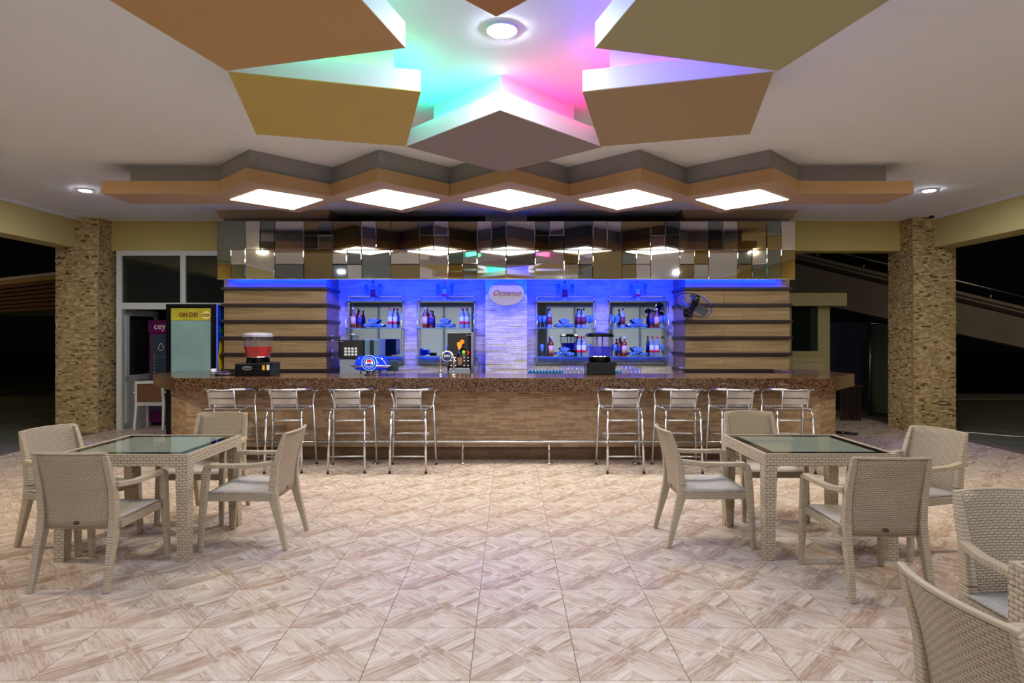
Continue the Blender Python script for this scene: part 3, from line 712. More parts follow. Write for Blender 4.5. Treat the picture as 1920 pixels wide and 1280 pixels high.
for sx in (.10, .19, .29): MB().tube([(sx, .04, 0), (sx, .04, .09)], .006, 6).build('support_leg', M_STEEL, t)
# EFES tap
t = thing('beer_tap', 'chrome arched beer tap with a round navy badge on the bar', 'beer tap', (X(838.5, 7.95), 7.95, ZC))
arch = [(-.085, 0, 0), (-.085, 0, .23)] + [(-.072 * math.cos(a), 0, .23 + .075 * math.sin(a)) for a in [math.pi * k / 12 for k in range(13)]] + [(.085, 0, .23), (.085, 0, 0)]
MB().tube(arch, .017, 12).build('arch_pipe', M_CHR, t)
MB().lathe([(.03, 0), (.03, .008), (.018, .012)], 16, c=(-.085, 0, 0)).lathe([(.03, 0), (.03, .008), (.018, .012)], 16, c=(.085, 0, 0)).build('flange', M_CHR, t)
MB().lathe([(.066, 0), (.066, .012)], 32, M=facing(0, -.012, .245), smooth=False).build('badge_rim', M_CHR, t)
MB().lathe([(.058, 0), (.058, .016)], 32, M=facing(0, -.012, .245), smooth=False).build('badge_disc', mat('badge_navy', '152a58', .3), t)
MB().text('EFES', .042, facing(0, -.030, .250), bold=.0008, depth=.001).build('badge_lettering', M_WHITE, t)
MB().tube([(0, 0, .305), (0, 0, .39)], .009, 8).build('tap_handle', mat('blue_handle', '1630c8', .3), t)
# touch-panel coffee and juice machine
yy = 9.36; t = thing('vending_machine', 'tall black drinks machine with orange cocktail and coffee pictures, left of the stone pillar', 'drinks machine', (X(863, yy), yy, .945))
hw = 24.5 * yy / F; zt = Z(623, yy) - .945
MB().box(-hw, hw, 0, .30, 0, zt).build('cabinet', M_STEEL, t, bevel=.006)
MB().box(-hw + .01, hw - .035, -.012, 0, .10, zt - .012).build('front_panel', M_BLKG, t)
MB().box(-hw + .03, hw - .05, -.03, 0, .03, .14).build('drip_tray', M_GREY, t, bevel=.01)
def W_(px, py): return (px - 863) * yy / F, Z(py, yy) - .945
def shape(name, pts, m_, d=.016):
    P = [W_(*p) for p in pts]
    if sum(P[i][0] * P[(i + 1) % len(P)][1] - P[(i + 1) % len(P)][0] * P[i][1] for i in range(len(P))) < 0: P = P[::-1]
    MB().prism(P, 0, .003, M=Matrix.Translation((0, -d + .004, 0)) @ Matrix.Rotation(R(90), 4, 'X')).build(name, m_, t)
def circ(cx, cy, r, n=16): return [(cx + r * math.cos(2 * math.pi * i / n), cy + r * math.sin(2 * math.pi * i / n)) for i in range(n)]
MO = mat('printed_orange', 'f08c10', .4, emit='f08c10', estr=.3); MGn = mat('printed_green', '7cc030', .4, emit='7cc030', estr=.2); MBr = mat('printed_brown', '8a5a3c', .4, emit='8a5a3c', estr=.1)
shape('cocktail_picture', [(857, 642), (858, 650), (860, 655), (862.5, 655), (865, 651), (866, 645), (865, 640)], MO)
shape('orange_slice_picture', circ(866.5, 640.5, 4.2), mat('printed_deep_orange', 'e87810', .4, emit='e87810', estr=.3), .018)
shape('cocktail_stem_picture', [(860.8, 655), (861.8, 655), (861.8, 660), (864, 662), (858.5, 662), (860.8, 660)], mat('printed_blue', '5068c0', .4))
shape('green_label', circ(869.5, 659.5, 3.4), MGn); shape('green_label', circ(869.5, 665, 2.8), mat('printed_dark_green', '3c7838', .4))
shape('red_arrow_label', [(874, 657), (878, 657.5), (880, 661), (878, 665), (875, 665), (877, 661)], mat('printed_red', 'd02020', .4, emit='d02020', estr=.2))
shape('coffee_cup_picture', [(857.5, 671), (859, 681), (861, 684), (863.5, 684), (866, 681), (867, 671), (862, 669)], MBr)
for cxp, cyp in [(x_, y_) for x_ in (846, 854, 870.5, 878) for y_ in (670, 676, 685)]: shape('button', circ(cxp, cyp, 1.3, 8), M_WHITE)
MB().box(W_(874, 628)[0], W_(882.5, 628)[0], -.0145, -.012, W_(880, 628)[1] - .006, W_(880, 628)[1] + .006).build('maker_mark', M_GREY, t)
MB().tube([(hw, .05, .30), (hw + .06, .04, .28), (hw + .09, .03, .15), (hw + .05, .03, .03), (hw, .05, .03)], .005, 6).build('cable', M_BLACK, t)

NUM = 'one two three four five six seven eight nine ten eleven'.split()
# glass rows on the back worktop / bar rear edge
for i in range(11):
    x = X(992 + i * 6.1, 9.42)
    glass('tumbler', (x, 9.42, .945), 'short blue glass number %s from the left, row left of the blue dispenser' % NUM[i], 'short blue glasses in a row').scale = (.8, .8, 1.45)
for i in range(6):
    glass('tall', (X(1057 + i * 8.2, 9.60), 9.60, .945), 'tall glass number %s from the left, behind the short row by the blue dispenser' % NUM[i], 'tall glasses behind the short row').scale = (1, 1, 1.3)
for i in range(2): glass('tumbler', (X(1155 + i * 6.5, 9.42), 9.42, .945), '%s of two short blue glasses just right of the blue dispenser' % ('left', 'right')[i], 'short glasses right of the blue dispenser').scale = (.8, .8, 1.45)
for i in range(4): glass('tall', (X(1166 + i * 7.5, 9.55), 9.55, .945), 'tall clear glass number %s from the left, right of the blue dispenser' % NUM[i], 'tall glasses right of the blue dispenser').scale = (1, 1, 1.35)
for i in range(3): glass('tall', (X(1184 + i * 7.5, 9.38), 9.38, .945), 'shorter clear glass, %s of three at the right end of the glass rows' % ('left', 'middle', 'right')[i], 'glasses at the right end').scale = (1, 1, 1.0)

# wall fan
yy = 9.05; t = thing('wall_fan', 'black wall fan with wire cage on the right wood pillar', 'fan', (X(1301, yy), yy, Z(571, yy)))
Mf = Matrix.Rotation(R(12), 4, 'Y') @ Matrix.Rotation(R(43), 4, 'X')  # ring axis leans down towards the room
def ring(r, y, tr, n=32): return MB().tube([Mf @ Vector((r * math.cos(2 * math.pi * k / n), r * math.sin(2 * math.pi * k / n), y)) for k in range(n)], tr, 5, closed=True)
ring(.268, 0, .006).build('cage_ring', M_BLACK, t)
mb = MB()
for rr, dz in ((.09, -.07), (.15, -.062), (.21, -.045)):
    for sg in (1, -1): mb.tube([Mf @ Vector((rr * math.cos(2 * math.pi * k / 28), rr * math.sin(2 * math.pi * k / 28), dz * sg)) for k in range(28)], .0012, 4, closed=True)
for k in range(30):
    a = 2 * math.pi * k / 30
    for sg in (1, -1): mb.tube([Mf @ Vector((q * math.cos(a), q * math.sin(a), z * sg)) for q, z in ((.04, -.07), (.15, -.062), (.22, -.042), (.266, 0))], .0009, 4)
mb.build('cage_wires', M_BLACK, t, kind='stuff')
for k in range(3):
    a0 = R(80 + 120 * k); mb = MB(); pts = []
    for q, wv in ((.04, .025), (.09, .06), (.15, .085), (.20, .075), (.235, .03)):
        for s in (-1, 1):
            pts.append(Mf @ Vector((q * math.cos(a0) - s * wv * math.sin(a0), q * math.sin(a0) + s * wv * math.cos(a0), s * .018)))
    vs = pts + [p + Mf.to_3x3() @ Vector((0, 0, .003)) for p in pts]
    fs = []
    for j in range(4):
        q = 2 * j; fs += [(q, q + 1, q + 3, q + 2), (10 + q, 10 + q + 2, 10 + q + 3, 10 + q + 1), (q, q + 2, 12 + q, 10 + q), (q + 1, 11 + q, 13 + q, q + 3)]
    fs += [(0, 10, 11, 1), (8, 9, 19, 18)]
    mb.add(vs, fs).build('blade', mat('smoky_blade', '3c4148', .25), t)
MB().lathe([(.05, -.075), (.055, -.06), (.05, .06), (.03, .16), (0, .16)], 20, M=Mf).build('motor', M_BLACK, t)
MB().tube([Mf @ Vector((0, 0, .10)), (.02, .16, -.10), (.02, .36, -.12)], .018, 8).build('arm', M_BLACK, t)
MB().box(-.045, .09, .36, .395, -.17, -.04).build('wall_plate', M_BLACK, t)

# ------------------------------------------------------------ bar stools
def make_stool(loc, rz, label, group):
    t = thing('bar_stool', label, 'bar stool', loc, rz, group)
    def bend(pts, n=5):
        """Catmull-Rom through the points"""
        P = [Vector(p) for p in pts]; P = [P[0] * 2 - P[1]] + P + [P[-1] * 2 - P[-2]]; out = []
        for i in range(1, len(P) - 2):
            for k in range(n):
                s = k / n; a, b, c, d = P[i - 1:i + 3]
                out.append(.5 * ((2 * b) + (c - a) * s + (2 * a - 5 * b + 4 * c - d) * s * s + (3 * b - a - 3 * c + d) * s ** 3))
        return out + [P[-2]]
    for s in (-1, 1):
        MB().tube([(s * .265, .25, .012), (s * .236, .19, .74)], .0125, 10).build('leg', M_ALUM, t)
        MB().tube([(s * .207, -.25, .012), (s * .197, -.215, .62)], .0135, 10).tube(bend([(s * .197, -.215, .62), (s * .193, -.20, .675), (s * .19, -.15, .705), (s * .20, 0, .715), (s * .215, .17, .72)]), .0125, 10).build('leg', M_ALU, t)
        for lx, ly in ((s * .2655, .251), (s * .2072, -.251)): MB().lathe([(.015, 0), (.015, .02), (.013, .022)], 10, c=(lx, ly, 0)).build('rubber_foot', M_BLACK, t)
        MB().tube([(s * .142, -.17, .70), (s * .142, -.20, .80), (s * .142, -.235, .94)], .0095, 8).build('back_post', M_ALUM, t)
    lp = bend([(-.236, .19, .74), (-.243, .175, .80), (-.262, .14, .88), (-.264, .03, .938), (-.243, -.12, .95), (-.14, -.225, .951), (0, -.262, .951), (.14, -.225, .951), (.243, -.12, .95), (.264, .03, .938), (.262, .14, .88), (.243, .175, .80), (.236, .19, .74)], 4)
    MB().tube(lp, .0135, 10).build('arm_loop', M_ALU, t)
    for k, z0 in enumerate((.785, .865)):
        mb = MB(); vs = []
        for i in range(9):
            x = -.145 + .29 * i / 8; y = -.195 - .09 * (z0 - .785) / .16 - .022 * (1 - (x / .145) ** 2)
            vs += [(x, y, z0), (x, y - .012, z0 + .065), (x, y + .004, z0), (x, y - .008, z0 + .065)]
        fs = []
        for i in range(8):
            a = 4 * i; fs += [(a, a + 4, a + 5, a + 1), (a + 2, a + 3, a + 7, a + 6), (a + 1, a + 5, a + 7, a + 3), (a, a + 2, a + 6, a + 4)]
        fs += [(0, 1, 3, 2), (32, 34, 35, 33)]
        mb.add(vs, fs, 0, False).build('back_slat', M_ALUM, t)
    for i in range(6):
        y = -.165 + .066 * i; zz = .728 + (.004 if i in (0, 5) else 0) - .004 * math.sin(math.pi * i / 5); wv = .20 + .005 * i
        MB().box(-wv, wv, y - .028, y + .028, zz - .006, zz + .006).build('seat_slat', M_ALU, t, bevel=.004)
    MB().tube([(-.197, -.216, .60), (.197, -.216, .60)], .009, 8).build('stretcher', M_ALUM, t)
    MB().tube([(-.205, -.243, .195), (.205, -.243, .195)], .009, 8).build('stretcher', M_ALUM, t)
    MB().tube(bend([(-.2, -.235, .26), (-.205, -.215, .33), (-.215, -.12, .375), (-.22, .15, .385), (-.15, .20, .39), (.15, .20, .39), (.22, .15, .385), (.215, -.12, .375), (.205, -.215, .33), (.2, -.235, .26)], 4), .010, 8).build('foot_rest', M_ALU, t)
    for s in (-1, 1):
        for z in (.26, .16): MB().lathe([(.005, 0), (.005, .017), (0, .018)], 8, M=Matrix.Translation((s * .206, -.243, z)) @ Matrix.Rotation(R(90), 4, 'X')).build('bolt', M_CHR, t)
    return t
SP = [(-3.31, 4, 'leftmost aluminium bar stool, behind the left table'), (-2.60, 5, 'second aluminium bar stool from the left'), (-1.87, 3, 'third aluminium bar stool from the left'), (-1.157, 0, 'aluminium bar stool just left of the empty middle stretch of the bar'),
      (1.325, 0, 'aluminium bar stool just right of the empty middle stretch of the bar'), (2.00, -2, 'third aluminium bar stool from the right'), (2.65, -3, 'second aluminium bar stool from the right, partly behind a chair'), (3.29, -4, 'rightmost aluminium bar stool')]
ST = None
for x, a, lb in SP:
    gp = 'aluminium bar stools along the bar'
    if ST is None: ST = make_stool((x, 7.235, 0), R(a), lb, gp)
    else: dup(ST, (x, 7.235, 0), R(a), lb, gp)

# ------------------------------------------------------------ tables and woven plastic chairs
def make_table(loc, wx, wy, label, group):
    t = thing('square_table', label, 'table', loc, 0, group); a, b = wx / 2, wy / 2; L = .085; hz = .74
    for sx in (-1, 1):
        for sy in (-1, 1):
            xo, yo = sx * a, sy * b; xi, yi = sx * (a - L), sy * (b - L)
            sq = [(min(xo, xi), min(yo, yi)), (max(xo, xi), min(yo, yi)), (max(xo, xi), max(yo, yi)), (min(xo, xi), max(yo, yi))]
            cxm, cym = (xo + xi) / 2, (yo + yi) / 2
            fx, fy = xo, yo
            bt = [(fx + (p[0] - fx) * .84, fy + (p[1] - fy) * .84) for p in sq]
            mb = MB().prism(bt, 0, .66, top=sq)
            # rounded gussets into the apron
            for ax in (0, 1):
                for k in range(4):
                    q = .03 * (1 - math.sin(R(22.5 * k + 11)))
                    z1 = .66; z0 = .66 - .03 * (1 - math.cos(R(90 - 22.5 * k - 11))) - .002
                    s0 = L + .0075 * k
                    if ax == 0: mb.box(min(sx * (a - s0), sx * (a - s0 - .0076)), max(sx * (a - s0), sx * (a - s0 - .0076)), min(yo, sy * (b - .03)), max(yo, sy * (b - .03)), .66 - .03 * (1 - math.sin(math.acos(max(0, 1 - (k + .5) / 4)))), .662)
                    else: mb.box(min(xo, sx * (a - .03)), max(xo, sx * (a - .03)), min(sy * (b - s0), sy * (b - s0 - .0076)), max(sy * (b - s0), sy * (b - s0 - .0076)), .66 - .03 * (1 - math.sin(math.acos(max(0, 1 - (k + .5) / 4)))), .662)
            mb.build('leg', M_RATT, t)
    mb = MB(); c = .03
    for q in ((-a, a, -b, -b + c), (-a, a, b - c, b), (-a, -a + c, -b + c, b - c), (a - c, a, -b + c, b - c)): mb.box(*q, .66, hz - .002)
    mb.build('apron', M_RATT, t, bevel=.004)
    mb = MB()
    for q in ((-a, a, -b, -b + .022), (-a, a, b - .022, b), (-a, -a + .022, -b + .022, b - .022), (a - .022, a, -b + .022, b - .022)): mb.box(*q, hz - .002, hz + .004)
    mb.build('rim', M_RATS, t)
    g = MB().box(-a + .023, a - .023, -b + .023, b - .023, hz - .01, hz).build('glass_top', M_BLKG, t, label='black bordered glass top')
    MB().box(-a + .10, a - .10, -b + .10, b - .10, hz, hz + .0012).build('frosted_centre', mat('pale_green_printed_glass', '98a294', .07, coat=.6), g)
    return t
TB = make_table((-2.695, 4.68, 0), .93, .86, 'square glass-topped table at the left of the terrace', 'square glass-topped tables')
dup(TB, (2.245, 4.70, 0), 0, 'square glass-topped table at the right, in front of the bar', 'square glass-topped tables')
dup(TB, (1.817 + .465, 2.235 - .43, 0), 0, 'glass-topped table cut off by the right edge of the picture', 'square glass-topped tables')

def make_chair(loc, rz, label, group):
    t = thing('woven_armchair', label, 'chair', loc, rz, group)
    # rear posts with legs: side profile (y, z)
    for s in (-1, 1):
        pts = [(s * .232, -.315, 0), (s * .226, -.275, .16), (s * .222, -.225, .36), (s * .222, -.215, .46), (s * .222, -.235, .62), (s * .218, -.275, .76), (s * .213, -.30, .845)]
        sz = [(.036, .030), (.040, .042), (.045, .062), (.045, .058), (.040, .046), (.036, .036), (.032, .024)]
        MB().bar(pts[:4], sz[:4]).build('leg', M_RATR, t, bevel=.006)
        MB().bar(pts[3:], sz[3:]).build('back_post', M_RATR, t, bevel=.006)
        pts = [(s * .268, .295, 0), (s * .264, .283, .20), (s * .262, .268, .42), (s * .262, .252, .59)]
        MB().bar(pts, [(.034, .032), (.038, .040), (.042, .050), (.044, .054)]).build('leg', M_RATR, t, bevel=.006)
        arm = [(s * .262, .25, .585), (s * .262, .245, .612), (s * .262, .225, .624), (s * .262, .10, .622), (s * .258, -.08, .624), (s * .240, -.225, .640)]
        MB().bar(arm, [(.046, .050), (.046, .044), (.048, .034), (.050, .030), (.048, .030), (.040, .034)]).build('armrest', ribs('ribbed_beige_arm', 'b0a188', '7a6d58', .02), t, bevel=.005, uvrot=True)
        MB().box(s * .246 - .016, s * .246 + .016, -.21, .26, .365, .415).build('side_rail', M_RATB, t, bevel=.004)
    # seat shell with a dip
    nx, ny = 8, 8; vs = []
    for j in range(ny + 1):
        for i in range(nx + 1):
            x = -.245 + .49 * i / nx; y = -.215 + .485 * j / ny
            z = .432 - .016 * math.sin(math.pi * i / nx) * math.sin(math.pi * min(1, (j + .5) / ny)) + (-.014 if j == ny else 0)
            vs.append((x, y, z))
    top_n = len(vs); vs += [(x, y, z - .012) for x, y, z in vs[:top_n]]; fs = []
    I = lambda i, j: j * (nx + 1) + i
    for j in range(ny):
        for i in range(nx):
            fs.append((I(i, j), I(i + 1, j), I(i + 1, j + 1), I(i, j + 1))); fs.append(tuple(top_n + q for q in (I(i, j + 1), I(i + 1, j + 1), I(i + 1, j), I(i, j))))
    for i in range(nx):
        fs.append((I(i, 0), top_n + I(i, 0), top_n + I(i + 1, 0), I(i + 1, 0))); fs.append((I(i + 1, ny), top_n + I(i + 1, ny), top_n + I(i, ny), I(i, ny)))
    for j in range(ny):
        fs.append((I(0, j + 1), top_n + I(0, j + 1), top_n + I(0, j), I(0, j))); fs.append((I(nx, j), top_n + I(nx, j), top_n + I(nx, j + 1), I(nx, j + 1)))
    MB().add(vs, fs, 0, True).build('seat', M_RATSEAT, t)
    MB().box(-.23, .23, .252, .272, .365, .42).build('seat_apron', M_RATB, t, bevel=.004)
    MB().box(-.205, .205, -.225, -.205, .36, .42).build('rear_apron', M_RATB, t, bevel=.004)
    # curved back shell
    nx, nz = 10, 10; vs = []
    prof = [(-.222, .375), (-.218, .43), (-.222, .50), (-.232, .58), (-.248, .66), (-.268, .74), (-.295, .835), (-.300, .85)]
    def py(z):
        for (y0_, z0_), (y1_, z1_) in zip(prof, prof[1:]):
            if z <= z1_: return y0_ + (y1_ - y0_) * (z - z0_) / (z1_ - z0_)
        return prof[-1][0]
    for th in (0, .014):
        for j in range(nz + 1):
            z = .375 + .475 * j / nz
            for i in range(nx + 1):
                s = -1 + 2 * i / nx; bow = .010 + .035 * (j / nz)
                wv = .205 + .012 * (j / nz)
                vs.append((s * wv, py(z) - bow * (1 - s * s) + th - .007, z + (.006 * (1 - s * s) if j == nz else 0)))
    n1 = (nx + 1) * (nz + 1); I = lambda i, j: j * (nx + 1) + i; fs = []
    for j in range(nz):
        for i in range(nx):
            q = (I(i, j), I(i + 1, j), I(i + 1, j + 1), I(i, j + 1)); fs.append(q); fs.append(tuple(n1 + k for k in q[::-1]))
    for i in range(nx):
        fs.append((I(i + 1, 0), I(i, 0), n1 + I(i, 0), n1 + I(i + 1, 0))); fs.append((I(i, nz), I(i + 1, nz), n1 + I(i + 1, nz), n1 + I(i, nz)))
    for j in range(nz):
        fs.append((I(0, j), I(0, j + 1), n1 + I(0, j + 1), n1 + I(0, j))); fs.append((I(nx, j + 1), I(nx, j), n1 + I(nx, j), n1 + I(nx, j + 1)))
    bk = MB().add(vs, fs, 0, True).build('backrest', M_RATB, t)
    e = MB()
    e.bar([( (-1 + 2 * i / 12) * .226, -.302 - .046 * (1 - (-1 + 2 * i / 12) ** 2), .848 + .006 * (1 - (-1 + 2 * i / 12) ** 2)) for i in range(13)], (.014, .022), side=(0, 0, 1))
    e.build('top_rail', M_RATS, t, bevel=.004)
    MB().lathe([(.020, 0), (.020, .004), (.013, .005), (0, .005)], 20, sy=.62, M=facing(0, -.238, .405), smooth=False).build('badge', mat('bronze_badge', '4b3f30', .35), bk)
    return t
g1, g2 = 'woven armchairs at the left table', 'woven armchairs at the right table'
CH = make_chair((-2.685, 4.045, 0), 0, 'beige woven armchair at the left table, its back to the viewer', g1)
dup(CH, (-3.29, 4.70, 0), R(-90 - 14), 'beige woven armchair at the left side of the left table, by the frame edge', g1)
dup(CH, (-1.945, 4.71, 0), R(90), 'beige woven armchair at the right side of the left table', g1)
dup(CH, (-2.65, 5.37, 0), R(180), 'beige woven armchair on the bar side of the left table', g1)
dup(CH, (1.50, 4.77, 0), R(-91), 'beige woven armchair at the left side of the right table', g2)
dup(CH, (2.245, 5.46, 0), R(180), 'beige woven armchair on the bar side of the right table', g2)
dup(CH, (2.255, 3.90, 0), R(-2), 'beige woven armchair at the right table, its back to the viewer', g2)
dup(CH, (2.985, 4.60, 0), R(90 + 17), 'beige woven armchair at the right side of the right table, angled', g2)
g3 = 'woven armchairs at the cut-off table'
dup(CH, (2.255, 2.50, 0), R(180), 'beige woven armchair facing the viewer behind the cut-off table at the right edge', g3)
dup(CH, (1.53, 1.70, 0), R(-90), 'nearest woven armchair, cut off in the bottom right corner', g3)

# ------------------------------------------------------------ doorway at the left
xa, xb = -6.60, -4.36
win = MB()
YD = 10.3
win.box(xa, xa + .09, 0, .07, 0, 3.0).box(xa + .09, xb - .08, 0, .07, 2.92, 3.0).box(xa + .09, xb - .08, 0, .07, 2.02, 2.13).box(X(338, YD), X(348, YD), 0, .07, 2.13, 2.92).box(xb - .08, xb, 0, .07, 0, 3.0)
wf = win.build('window_1', M_UPVC, kind='structure'); wf.location = (0, YD, 0)
MB().box(xa + .09, X(338, YD), .03, .04, 2.13, 2.92).build('pane', M_DARKG, wf)
MB().box(X(348, YD), xb - .08, .03, .04, 2.13, 2.92).build('pane', M_DARKG, wf)
# leaf standing open into the dark room
d = MB(); Ld = .86; dd = .045
for q in ((0, Ld, .0, .10), (0, Ld, .80, .90), (0, Ld, 1.92, 2.02)): d.box(q[0], q[1], 0, dd, q[2], q[3])
d.box(0, .09, 0, dd, 0, 2.02).box(Ld - .09, Ld, 0, dd, 0, 2.02)
do = d.build('door_1', M_UPVC, kind='structure'); do.location = (-6.50, 10.40, 0); do.rotation_euler = (0, 0, R(86))
MB().box(.09, Ld - .09, .012, .032, .10, .80).build('panel', M_UPVC, do)
MB().box(.09, Ld - .09, .018, .026, .90, 1.92).build('pane', M_DARKG, do)
MB().box(Ld - .065, Ld - .03, -.05, 0, 1.0, 1.03).box(Ld - .065, Ld - .03, -.06, -.045, 1.0, 1.12).build('door_handle', M_STEEL, do)
# dark room behind
MB().box(-7.4, 0, 13.3, 13.45, 0, 3.5).build('wall_inner_back', mat('inner_room_brown_paint', '3a221a', .8), kind='structure')
MB().box(-7.5, -7.35, 10.6, 13.3, 0, 3.5).build('wall_inner_left', mat('inner_room_brown_paint'), kind='structure')
MB().box(-2.9, -2.8, 10.6, 13.3, 0, 3.5).build('wall_inner_right', mat('inner_room_brown_paint'), kind='structure')
MB().box(-7.5, -2.8, 10.7, 13.4, 3.5, 3.6).build('ceiling_inner', mat('inner_room_ceiling', '5a5048', .8), kind='structure')
MB().box(-4.36, -2.8, 10.3, 10.45, 0, 3.0).build('wall_inner_front', M_OLIVE, kind='structure')

# purple fridge
yy = 10.80; t = thing('purple_fridge', 'purple drinks fridge with white lettering, inside the doorway behind the white chair', 'fridge', (X(279, yy) + .33, yy, 0)); hz = Z(600, yy)
PU = mat('purple_enamel', '6a0f5c', .3)
MB().box(-.33, .33, 0, .6, .05, hz).build('cabinet', PU, t, bevel=.015)
MB().box(-.33, .33, -.03, 0, hz - .22, hz).build('header', PU, t, bevel=.01)
MB().text('ceys', .155, facing(-.09, -.033, hz - .11), bold=.002).build('header_lettering', mat('white_print', 'f0eaf2', .5), t)
MB().box(-.28, .28, -.025, 0, .25, hz - .25).build('glass_door', mat('grey_fridge_glass', '3d4754', .12), t)
mb = MB()
for cxp in (-.10, .10):
    mb.tube([(cxp + .045 * math.sin(a) * (1 - .35 * max(0, math.cos(a))), -.028, hz - .48 + .055 * math.cos(a) + (.02 if math.cos(a) > .9 else 0)) for a in [2 * math.pi * k / 16 for k in range(16)]], .004, 4, closed=True)
mb.build('droplet_print', mat('white_print'), t)
mb = MB()
for i in range(16): mb.box(-.23, -.20, -.029, -.025, hz - .62 - i * .06, hz - .600 - i * .06)
for z_ in (.64, .97, 1.02): mb.box(-.25, .25, -.028, -.025, hz - z_ - .004, hz - z_)
mb.build('scale_print', mat('pale_grey_print', '7d8790', .5), t)
MB().box(-.3, .3, .02, .58, 0, .05).build('plinth', M_BLACK, t)
# white chair in the doorway
yy = 10.38; t = thing('white_chair', 'white plastic chair with a brown woven back in the doorway', 'chair', (X(287, yy), yy, 0), R(2))
for s in (-1, 1):
    MB().bar([(s * .235, -.13, 0), (s * .225, -.08, .42), (s * .215, -.12, .82)], [(.035, .035), (.045, .05), (.035, .03)]).build('leg', M_WHITE, t, bevel=.005)
    MB().bar([(s * .235, .26, 0), (s * .225, .24, .43)], [(.035, .035), (.045, .045)]).build('leg', M_WHITE, t, bevel=.005)
    MB().bar([(s * .25, .22, .62), (s * .25, -.1, .63)], (.05, .025)).bar([(s * .24, .235, .42), (s * .25, .215, .62)], (.035, .035)).build('armrest', M_WHITE, t)
MB().box(-.22, .22, -.09, .26, .40, .44).build('seat', M_WHITE, t, bevel=.01)
MB().bar([(-.20, -.115, .79), (0, -.135, .80), (.20, -.115, .79)], (.05, .03), side=(0, 0, 1)).bar([(-.20, -.085, .46), (.20, -.085, .46)], (.05, .03), side=(0, 0, 1)).build('back_frame', M_WHITE, t, bevel=.004)
MB().box(-.2, .2, -.118, -.1, .47, .78).build('backrest', weave('brown_woven_plastic', '7d5536', '4a3020', .03, .012), t)

# black framed fridge with yellow header
yy = 9.40; t = thing('display_fridge', 'black-framed glass-door fridge with a yellow header, behind the left bar end', 'fridge', ((X(313, yy) + X(405, yy)) / 2, yy, 0)); a = (X(405, yy) - X(313, yy)) / 2; hz = Z(570, yy)
MB().box(-a, a, .02, .55, .04, hz).build('cabinet', mat('white_fridge_shell', 'c9ced2', .35), t, bevel=.008)
mb = MB().box(-a, -a + .075, -.03, .02, .06, hz).box(a - .065, a, -.03, .02, .06, hz).box(-a + .075, a - .065, -.03, .02, hz - .06, hz).box(-a + .075, a - .065, -.03, .02, .06, .16)
mb.build('door_frame', M_BLACK, t)
MB().box(-a + .075, a - .065, -.02, .018, .16, hz - .06).build('door_glass', mat('misty_fridge_glass', '7f9c99', .14, noise=(2, .15)), t)
MB().box(-a + .075, a - .065, -.024, -.02, hz - .25, hz - .06).build('header_strip', mat('yellow_green_print', 'a8a020', .5, noise=(5, .3)), t)
MB().text('OH DE!', .088, facing(-.035, -.0255, hz - .165), bold=.003).build('header_lettering', mat('maroon_print', '6e1a14', .5), t)
MB().lathe([(.062, 0), (.062, .004)], 24, M=facing(a - .135, -.024, hz - .17), smooth=False).build('round_logo', mat('pale_yellow_print', 'e6d878', .5), t)
MB().prism([(-.05, -.016), (0, -.024), (.05, -.016), (.05, .016), (0, .024), (-.05, .016)], .004, .006, M=facing(a - .135, -.024, hz - .17)).build('logo_shield', mat('maroon_print'), t)
MB().text('Lipton', .028, facing(a - .135, -.0315, hz - .17), bold=.0006, depth=.001).build('logo_lettering', mat('pale_yellow_print'), t)
MB().box(a, a + .003, .04, .52, .95, hz - .01).build('side_panel_blue', mat('blue_print', '1048c8', .4), t)
def sidep(name, pts, m_, dx): 
    P = [((p[0]), (p[1])) for p in pts]
    MB().prism(P, 0, .002, M=Matrix.Translation((a + dx, 0, 0)) @ Matrix(((0, 0, 1, 0), (1, 0, 0, 0), (0, 1, 0, 0), (0, 0, 0, 1)))).build(name, m_, t)
sidep('yellow_fruit_print', [(.10, .95), (.42, .95), (.50, 1.25), (.46, 1.48), (.28, 1.58), (.12, 1.5), (.06, 1.25)], mat('fruit_yellow', 'd8b810', .45), .003)
sidep('green_leaf_print', [(.08, 1.66), (.30, 1.74), (.46, 1.86), (.38, 1.70), (.22, 1.60)], mat('leaf_green', '2f8a2c', .45), .003)
MB().box(-a + .03, a - .03, .05, .52, 0, .04).build('plinth', M_BLACK, t)

# ------------------------------------------------------------ outside right: ramp, cabin, tarp, tree
def facepoly(pts, Y0, Y1, shrinkmat, name, parent=None, **k):
    P = [(X(px, Y0), Z(py, Y0)) for px, py in pts]
    if sum(P[i][0] * P[(i + 1) % len(P)][1] - P[(i + 1) % len(P)][0] * P[i][1] for i in range(len(P))) < 0: P = P[::-1]
    return MB().prism(P, 0, Y1 - Y0, M=Matrix.Translation((0, Y1, 0)) @ Matrix.Rotation(R(90), 4, 'X')).build(name, shrinkmat, parent, **k)
t = thing('stair_ramp', 'grey concrete stair ramp sloping down to the right, beyond the right column', 'ramp', (0, 0, 0))
RAMP = mat('grey_ramp_render', '8b8986', .8, noise=(1.5, .08))
facepoly([(1400, 454), (2250, 658), (2250, 722), (1556, 574), (1400, 530)], 15.0, 15.3, RAMP, 'flank_wall', t)
facepoly([(1400, 463), (2250, 667), (2250, 674), (1400, 470)], 14.94, 15.0, mat('groove_shade_tone', '2c2a29', .8), 'painted_shadow_line', t)  # dark strip paints the shade of a groove under the coping
facepoly([(1400, 450), (2250, 654), (2250, 660), (1400, 456)], 14.9, 15.4, RAMP, 'coping', t)
MB().box(X(1400, 15), X(2250, 15), 15.3, 16.8, -.1, .0).build('landing', RAMP, t)
t = thing('ramp_railing', 'thin metal handrail on posts along the top of the ramp', 'railing', (0, 15.15, 0))
rl = lambda px: 475 + (px - 1570) * .2415 - 3
